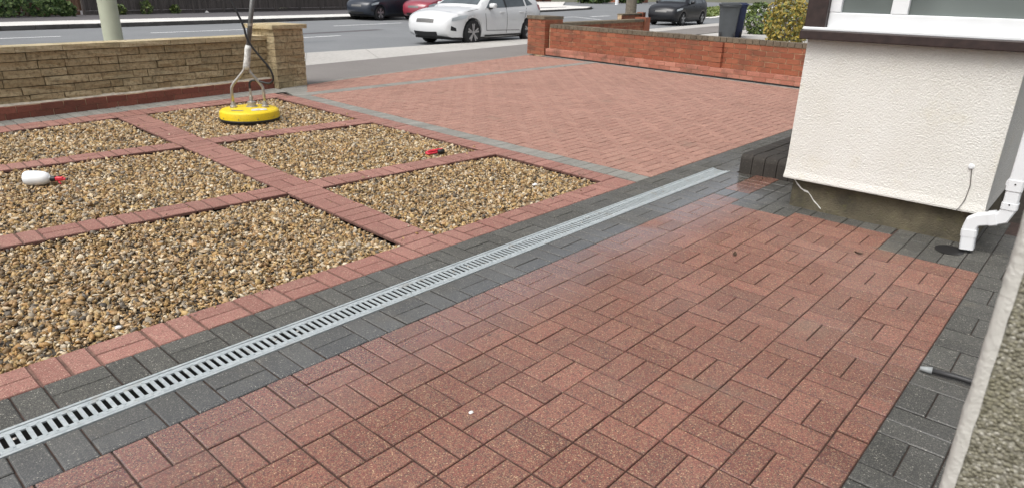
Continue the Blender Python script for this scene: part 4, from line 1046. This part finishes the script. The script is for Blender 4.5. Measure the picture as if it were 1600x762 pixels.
# ================================================================== CARS
def car(name, loc, rz, paint, label, L=4.5, H=1.44, W=1.79, wb=2.685, fo=.95, rw=.345, zs=1.0):
    r = empty(name, loc, rz, label, 'car')
    kx = L/4.5; kz = H/1.44
    top = [(.03, .33), (.0, .44), (.015, .58), (.06, .68), (.16, .765), (.40, .85), (.75, .925), (1.10, .975), (1.22, 1.0), (1.55, 1.20), (1.85, 1.345), (2.05, 1.40), (2.40, 1.438), (2.80, 1.435), (3.30, 1.395), (3.80, 1.31), (4.12, 1.235), (4.27, 1.185), (4.33, 1.10), (4.40, .98), (4.46, .82), (4.49, .62), (4.48, .45), (4.42, .33), (4.36, .27)]
    top = [(x*kx, z*kz) for x, z in top]
    def arch(xc, R=rw+.05):
        n = 14; zb = .22; a0 = math.asin(min(1, (zb-rw)/R)); return [(xc+R*math.cos(t), rw+R*math.sin(t)) for t in [a0+(PI-2*a0)*i/n for i in range(n+1)]]
    fx, rx = fo*kx, fo*kx+wb
    out = []
    tp = smooth_path([(x, 0, z) for x, z in top], 3); out = [(p.x, p.z) for p in tp]
    ntop = len(out)
    out += [(4.25*kx, .22)] + arch(rx) + [(rx-.6, .20), ((fx+rx)/2, .19), (fx+.6, .20)] + arch(fx) + [(.22*kx, .235), (.10*kx, .27)]
    bc = .93*kz
    def hw(x, z):
        t = abs(x-L/2)/(L/2); p = 1-.20*max(0, (t-.62)/.38)**2.2
        q = W/2*p
        q -= .05*((z-.62)/.42)**2 if z < bc else .05*((bc-.62)/.42)**2
        if z > bc: q -= .30*((z-bc)/(H-bc))**1.15*.82
        return max(q, .3)
    pin = [Vector(p) for p in out]; N = len(pin); inner = []
    def inside(x, z):
        c = False; j = N-1
        for i in range(N):
            a, b = pin[i], pin[j]
            if (a.y > z) != (b.y > z) and x < (b.x-a.x)*(z-a.y)/(b.y-a.y)+a.x: c = not c
            j = i
        return c
    def edge_dist(x, z): return min((Vector((x, z))-p).length for p in pin)
    gx_ = np.arange(.05, L, .105); gz_ = np.arange(.24, H, .085)
    for x in gx_:
        for z in gz_:
            if inside(x, z) and edge_dist(x, z) > .05: inner.append(Vector((x, z)))
    vv, ee, ff, *_ = delaunay_2d_cdt(pin+inner, [(i, (i+1) % N) for i in range(N)], [], 1, 1e-5)
    isb = [i < N for i in range(len(vv))]
    sv = []
    for s in (-1, 1):
        for i, p in enumerate(vv): sv.append((p.x-L/2, s*(hw(p.x, p.y)-(.035 if isb[i] else 0)), p.y))
    nv = len(vv); fc = [tuple(t) for t in ff] + [tuple(nv+i for i in reversed(t)) for t in ff]
    # bridge between the sides along the outline
    ns = 10; ring = []
    def strip_pt(i, s, lift=0.0):
        p = pin[i]; a, b = pin[i-1], pin[(i+1) % N]; t = (b-a).normalized(); nrm = Vector((-t.y, t.x))
        if nrm.dot(p-Vector((L/2, .6))) < 0: nrm = -nrm
        k = (1-s*s)
        am = (.11 if (p.x < .35 or p.x > L-.25) else .035) if i < ntop else 0.0
        q = p+nrm*(am*k+lift); return (q.x-L/2, s*(hw(p.x, p.y)-.035), q.y)
    base = len(sv)
    for i in range(N):
        for j in range(1, ns): sv.append(strip_pt(i, -1+2*j/ns))
    def idx(i, j):
        i %= N
        if j == 0: return i
        if j == ns: return nv+i
        return base+i*(ns-1)+j-1
    for i in range(N):
        for j in range(ns): fc.append((idx(i, j), idx(i, j+1), idx(i+1, j+1), idx(i+1, j)))
    body = pyd('body', sv, fc, paint, r, True)
    bm = bmesh.new(); bm.from_mesh(body.data); bmesh.ops.recalc_face_normals(bm, faces=list(bm.faces))
    for e in bm.edges:
        if len(e.link_faces) == 2 and e.calc_face_angle(0) > .75: e.smooth = False
    bm.to_mesh(body.data); bm.free()
    # patches lying on the skin
    def strip_patch(nm, x0, x1, s0, s1, mat, lift=.006, lo=0, zr=(0, 9)):
        ids = [i for i in range(ntop) if x0 <= pin[i].x <= x1 and zr[0] <= pin[i].y <= zr[1] and (i < ntop*.5) == (lo == 0)]
        v = []; f = []
        for a, i in enumerate(ids):
            for j in range(9): v.append(strip_pt(i, s0+(s1-s0)*j/8, lift))
        for a in range(len(ids)-1):
            for j in range(8): f.append((a*9+j, a*9+j+1, (a+1)*9+j+1, (a+1)*9+j))
        return pyd(nm, v, f, mat, r, True)
    def side_patch(nm, poly, mat, sgn, lift=.006, parent=None):
        poly = [(x*kx, z*kz) for x, z in poly]; v = []
        n = len(poly); pts2 = [Vector(p) for p in poly]; dense = []
        for i in range(n):
            a, b = pts2[i], pts2[(i+1) % n]; k = max(1, int((b-a).length/.12))
            dense += [a.lerp(b, j/k) for j in range(k)]
        nn = len(dense); xs = [p.x for p in dense]; zs_ = [p.y for p in dense]; grid = []
        def ins(x, z):
            c = False; j = nn-1
            for i in range(nn):
                a, b = dense[i], dense[j]
                if (a.y > z) != (b.y > z) and x < (b.x-a.x)*(z-a.y)/(b.y-a.y)+a.x: c = not c
                j = i
            return c
        for x in np.arange(min(xs), max(xs), .12):
            for z in np.arange(min(zs_), max(zs_), .09):
                if ins(x, z) and min((Vector((x, z))-d).length for d in dense) > .04: grid.append(Vector((x, z)))
        a, _, t, *_ = delaunay_2d_cdt(dense+grid, [(i, (i+1) % nn) for i in range(nn)], [], 1, 1e-5)
        return pyd(nm, [(p.x-L/2, sgn*(hw(p.x, p.y)+lift), p.y) for p in a], [tuple(q) for q in t], mat, parent or r, True)
    strip_patch('windscreen', 1.25*kx, 2.0*kx, -.90, .90, 'car_glass')
    strip_patch('rear_window', 3.72*kx, 4.24*kx, -.82, .82, 'car_glass', lo=1)
    strip_patch('lower_intake', 0, .1, -.62, .62, 'black_plastic', .008, zr=(.32*kz, .43*kz)); strip_patch('grille', 0, .1, -.45, .45, 'pole_grey', .006, zr=(.56*kz, .67*kz))
    strip_patch('number_plate', 4.455*kx, 4.485*kx, -.3, .3, 'upvc', .01, lo=1)
    for s in (-1, 1):
        wf_ = side_patch('window', [(1.52, .985), (2.42, 1.0), (2.40, 1.355), (2.10, 1.325), (1.78, 1.18)], 'car_glass', s)
        side_patch('window', [(2.50, 1.003), (3.42, 1.035), (3.40, 1.30), (2.95, 1.355), (2.50, 1.36)], 'car_glass', s)
        side_patch('window', [(3.50, 1.04), (3.85, 1.08), (3.62, 1.235), (3.49, 1.27)], 'car_glass', s)
        side_patch('pillar_trim', [(2.42, .995), (2.50, .998), (2.50, 1.362), (2.40, 1.357)], 'black_plastic', s, .005)
        side_patch('headlight', [(.14, .655), (.62, .725), (.70, .815), (.45, .80), (.16, .735)], 'lamp_glass', s, .008)
        side_patch('tail_light', [(4.18, .93), (4.36, .90), (4.33, 1.06), (4.14, 1.09)], 'tail_glass', s, .008)
        side_patch('bumper_vent', [(.12, .42), (.30, .40), (.28, .48), (.13, .54)], 'black_plastic', s, .004)
        for poly in ([(1.50, .40), (1.516, .40), (1.474, .80), (1.509, .97), (1.493, .97), (1.455, .80)], [(2.453, .30), (2.469, .30), (2.469, .985), (2.453, .985)], [(3.31, .62), (3.328, .62), (3.476, .98), (3.455, .98)], [(1.50, .40), (1.50, .385), (3.10, .355), (3.10, .37)], [(1.45, .27), (3.22, .27), (3.22, .22), (1.45, .22)], [(.70, .905), (1.18, .968), (1.18, .958), (.70, .895)]):
            side_patch('door_seam', poly, 'black_plastic', s, .003)
        for hxp in (2.22, 3.18):
            y = s*(hw(hxp*kx, .86*kz)+.014)
            MB().box((hxp*kx-.10-L/2, y-.014, .85*kz), (hxp*kx+.10-L/2, y+.014, .885*kz), .008).build('door_handle', paint, r, angle=.8)
        yb = s*(hw(1.72*kx, .98*kz)); mm = MB().box((1.60*kx-L/2, min(yb, yb+s*.20)+s*.03, .985*kz), (1.76*kx-L/2, max(yb, yb+s*.20)+s*.03, 1.115*kz), .045); mm.build('wing_mirror', paint, r, angle=.9)
        MB().box((1.63*kx-L/2, min(yb-s*.03, yb+s*.08), .955*kz), (1.74*kx-L/2, max(yb-s*.03, yb+s*.08), .995*kz), .012).build('mirror_stalk', 'black_plastic', r, angle=.9)
        for xc in (fx, rx):
            yo = s*(W/2-.035)
            wr = MB(); dd = -s
            wr.lathe([(rw*.60, 0), (rw*.72, dd*.0-s*.0+s*.012), (rw*.93, s*.010), (rw, -s*.03), (rw, -s*.17), (rw*.93, -s*.20), (rw*.6, -s*.20)], 36, (xc-L/2, yo, rw), 'y')
            wo = wr.build('wheel', 'tyre', r, angle=.7)
            MB().lathe([(rw*.10, -s*.03), (rw*.62, -s*.055), (rw*.665, s*.006), (rw*.70, s*.013), (rw*.715, s*.002)], 32, (xc-L/2, yo, rw), 'y').build('rim', 'black_plastic', wo, smooth=True)
            sp = MB()
            for k in range(5):
                a = 2*PI*k/5+.3
                for da in (-.17, .17):
                    d0 = Vector((math.cos(a), 0, math.sin(a)))*rw*.12; d1 = Vector((math.cos(a+da), 0, math.sin(a+da)))*rw*.69
                    t = Vector((-math.sin(a+da*.6), 0, math.cos(a+da*.6)))*.020; yv = Vector((0, s*.012, 0)); y2 = Vector((0, -s*.03, 0)); c0 = Vector((xc-L/2, yo, rw))
                    q = [c0+d0-t+yv, c0+d0+t+yv, c0+d1+t*1.1+yv, c0+d1-t*1.1+yv]; q2 = [p+y2 for p in q]
                    sp.add(q+q2, [(0, 1, 2, 3), (7, 6, 5, 4), (0, 4, 5, 1), (1, 5, 6, 2), (2, 6, 7, 3), (3, 7, 4, 0)])
            sp.lathe([(.001, s*.018), (rw*.16, s*.016), (rw*.17, -s*.02)], 16, (xc-L/2, yo, rw), 'y')
            sp.build('spokes', 'alloy', wo)
    MB().box((.35-L/2, -W/2+.13, .16), (L-.35-L/2, W/2-.13, .30)).build('underbody', 'black_plastic', r)
    for xc in (fx, rx): MB().box((xc-.37-L/2, -W/2+.22, .3), (xc+.37-L/2, W/2-.22, .66)).build('wheel_well', 'black_plastic', r)
    return r
# near-side wheels of the white car stand at (13.2,11.27) and (16.0,11.55)
a = math.radians(5.6); ca, sa = math.cos(a), math.sin(a)
Lw, fow = 4.5, .95
fw_pt = Vector((13.19, 11.33)); ctr = fw_pt + Vector((ca, sa))*(Lw/2-fow) + Vector((-sa, ca))*(1.79/2-.05)
car('parked_car', (ctr.x, ctr.y, -.10), a, 'car_white', 'white five-door hatchback parked at the kerb past the driveway')
car('parked_car', (32.6, 15.75, -.10), math.radians(6), 'car_black', 'small black hatchback on the road beyond the brick wall', 4.3, 1.50, 1.74, 2.55, .88, .315)
car('parked_car', (21.0, 25.45, -.10), math.radians(13), 'car_navy', 'dark navy car parked by the far kerb', 3.7, 1.46, 1.72, 2.3, .80, .32)
car('parked_car', (23.1, 23.7, -.10), math.radians(13), 'car_maroon', 'maroon car between the navy car and the white hatchback', 4.1, 1.44, 1.72, 2.5, .86, .32)

# ================================================================== FAR FENCE, HEDGE, PLANTS, HOUSES
def fence(a, b, label, mat, panel=1.83, h=1.75, posts=True, z0=.03):
    a, b = Vector(a), Vector(b); L = (b-a).length; d = (b-a)/L
    r = empty('timber_fence', (a.x, a.y, z0), math.atan2(d.y, d.x), label, 'fence')
    n = max(1, round(L/panel)); pl = L/n
    for i in range(n):
        gbd = MB().box((i*pl+.06, .0, 0.0), ((i+1)*pl-.06, .03, .15)); gbd.build('gravel_board', mat, r)
        v = []; f = []; rr = []; x = i*pl+.06
        while x < (i+1)*pl-.09:
            m = MB().box((x, -.02+random.uniform(-.006, .006), .16), (x+.105, .004, h+random.uniform(-.015, .015))); k = len(v)
            v += m.v; f += [tuple(q+k for q in t) for t in m.f]; rr += [random.random()]*8; x += .118
        o = pyd('fence_panel', v, f, mat, r, rnd=rr)
        MB().box((i*pl+.06, .004, .5), ((i+1)*pl-.06, .04, .58)).box((i*pl+.06, .004, 1.4), ((i+1)*pl-.06, .04, 1.48)).build('fence_rail', mat, r)
        if posts: MB().box((i*pl-.05, -.03, -.02), (i*pl+.05, .07, h+.06)).build('fence_post', mat, r)
    return r
fence((9.3, 30.0), (28, 35.2), 'long dark weathered close-board fence behind the far pavement', 'fence')
fence((5.5, 29.3), (9.25, 30.2), 'short brown timber fence beside the ivy hedge', 'fence_brown')

def leaves(name, mat, parent, n, sampler, size, seed=0):
    rng = random.Random(seed); v = []; f = []; rr = []
    for i in range(n):
        p, nrm = sampler(rng); s = size*rng.uniform(.6, 1.4)
        nrm = (Vector(nrm)+Vector((rng.gauss(0, .5), rng.gauss(0, .5), rng.gauss(0, .5)))).normalized()
        a = nrm.orthogonal().normalized(); g = rng.uniform(0, 6.28); a = (a*math.cos(g)+nrm.cross(a)*math.sin(g)); b = nrm.cross(a); p = Vector(p); k = len(v)
        v += [tuple(p-a*s*.6), tuple(p+b*s*.34+nrm*s*.08), tuple(p+a*s*.6), tuple(p-b*s*.34+nrm*s*.08)]; f += [(k, k+1, k+2), (k, k+2, k+3)]; rr += [rng.random()]*4
    return pyd(name, v, f, mat, parent, rnd=rr)
hg = empty('hedge', (5.6, 28.7, .02), math.radians(15), 'dense ivy covered hedge beside the far pavement', 'hedge')
def hs_samp(rng):
    x = rng.uniform(-4.5, 3.0); z = rng.random()**.8*2.3; lump = .35*noise.noise(Vector((x*.9, z*1.1, 3)))+.15*noise.noise(Vector((x*3, z*3, 1)))
    cut = 1 if x < .9 else max(.15, 1-(x-.9)*.42)
    z *= cut; y = -.25-lump*1.1-(.25 if z < .6 else 0)
    return (x, y, z+.02), (0, -1, .45)
leaves('foliage', 'leaf_ivy', hg, 5200, hs_samp, .15, 3)
for i, x in enumerate((-3.6, -2.2, -.8, .5, 1.6)):
    MB().tube([(x, .1, 0), (x+.05, .05, .7), (x-.1, .1, 1.5)], [.06, .045, .025], 7).build('stem', 'bark', hg)
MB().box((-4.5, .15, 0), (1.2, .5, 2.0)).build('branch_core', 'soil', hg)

def shrub(name, loc, r, h, mat, label, n, size, seed, cat='shrub', group=None):
    e = empty(name, loc, 0, label, cat, group)
    def smp(rng):
        t = rng.uniform(0, 2*PI); ph = rng.random(); rad = r*(.55+.45*rng.random())*(1+.35*noise.noise(Vector((math.cos(t)*2, math.sin(t)*2, ph*3+seed))))
        z = h*ph; k = math.sqrt(max(.08, 1-((ph-.45)/.6)**2))
        d = Vector((math.cos(t)*rad*k, math.sin(t)*rad*k, z)); return d, (d.x, d.y, .4*r+z*.3)
    leaves('foliage', mat, e, n, smp, size, seed)
    for k in range(5):
        t = k*1.256+seed; MB().tube([(0, 0, -.02), (math.cos(t)*r*.3, math.sin(t)*r*.3, h*.4), (math.cos(t)*r*.55, math.sin(t)*r*.55, h*.75)], [.02, .014, .006], 6).build('stem', 'bark', e)
    return e
shrub('shrub', (26.2, 8.75, -.016), .55, 1.15, 'leaf_bush', 'leafy green plant beside the navy wheelie bin', 900, .12, 1)
shrub('shrub', (21.3, 5.75, -.016), .75, 1.35, 'leaf_yellow', 'golden yellow bush on the neighbouring forecourt by the house', 1500, .10, 2)
shrub('shrub', (23.6, 6.6, -.016), .7, 1.2, 'leaf_bush', 'olive green bush between the golden bush and the bins', 1000, .12, 4)
for i, (x, y, r, h, lab) in enumerate([(11.9, 30.5, .28, .55, 'tall weed at the foot of the dark fence near the lamp post'), (13.3, 30.9, .22, .35, 'low weed clump at the foot of the dark fence'), (10.7, 30.0, .2, .4, 'small weed between brown fence and dark fence')]):
    shrub('weed', (x, y, .03), r, h, 'leaf_bush', lab, 160, .11, 10+i, 'weed')
# verge grass
def vg(rng):
    t = rng.random(); s = rng.random(); x = 46+t*55; y = 20.6+t*19.5+s*4.5; return (x, y, rng.uniform(-.08, .0)), (0, 0, 1)
o = leaves('verge_grass', 'grass', None, 14000, vg, .38, 5); tag(o, 'strip of short green verge grass along the far kerb', 'grass', None, 'stuff')
o = pyd('rubble', [(14.9, 31.6, .03), (15.15, 31.5, .03), (15.2, 31.75, .03), (14.95, 31.8, .03), (15.05, 31.65, .17)], [(0, 1, 4), (1, 2, 4), (2, 3, 4), (3, 0, 4)], 'chip'); tag(o, 'pale lump of rubble at the foot of the dark fence', 'rubble')

def far_house(loc, rz, w_, d_, label, mat='house_brick'):
    r = empty('brick_house', loc, rz, label, 'house', 'brick houses beyond the junction')
    MB().box((0, 0, -.3), (w_, d_, 5.2)).build('wall', mat, r)
    v = [(-.4, -.4, 5.2), (w_+.4, -.4, 5.2), (w_+.4, d_+.4, 5.2), (-.4, d_+.4, 5.2), (1.6, d_/2, 8.0), (w_-1.6, d_/2, 8.0)]
    ro = pyd('roof', v, [(0, 1, 5, 4), (1, 2, 5), (2, 3, 4, 5), (3, 0, 4), (3, 2, 1, 0)], 'roof_tile', r)
    MB().box((w_/2-.4, d_/2-.4, 7.2), (w_/2+.4, d_/2+.4, 9.0)).build('chimney', mat, ro)
    for x in (.9, w_-3.1):
        for z in (.9, 3.2):
            wo = MB().box((x, -.05, z), (x+2.2, .03, z+1.35)).build('window', 'upvc', r)
            for k in range(3): MB().box((x+.08+k*.71, -.06, z+.08), (x+.08+k*.71+.62, -.04, z+1.27)).build('pane', 'car_glass', wo)
    do = MB().box((w_/2-.5, -.06, 0), (w_/2+.5, .03, 2.1)).build('door', 'brown_wood', r)
    MB().box((w_/2+.3, -.1, 1.0), (w_/2+.36, -.06, 1.12)).build('handle', 'steel', do)
    return r
far_house((62, 55.5, 0), math.radians(24), 9, 8, 'brick house with brown tiled roof beyond the pale forecourt')
far_house((75, 61.5, 0), math.radians(24), 9, 8, 'second brick house further along beyond the junction')
far_house((100, 62, 0), math.radians(14), 10, 8, 'brick house behind the grass verge')
for i, (x, y, lab) in enumerate([(82, 57, 'dark hedge bush at the far end of the pale forecourt'), (88, 60, 'rounded dark bush beside the farthest hedge'), (94, 58, 'broad dark bush near the house behind the verge')]):
    shrub('shrub', (x, y, 0), 2.6, 3.2, 'leaf_ivy', lab, 1500, .45, 30+i)
wheelie_bin((57.5, 50.2, .03), .5, 'bin_blue', 'distant blue wheelie bin in front of the brick house', 1.1)
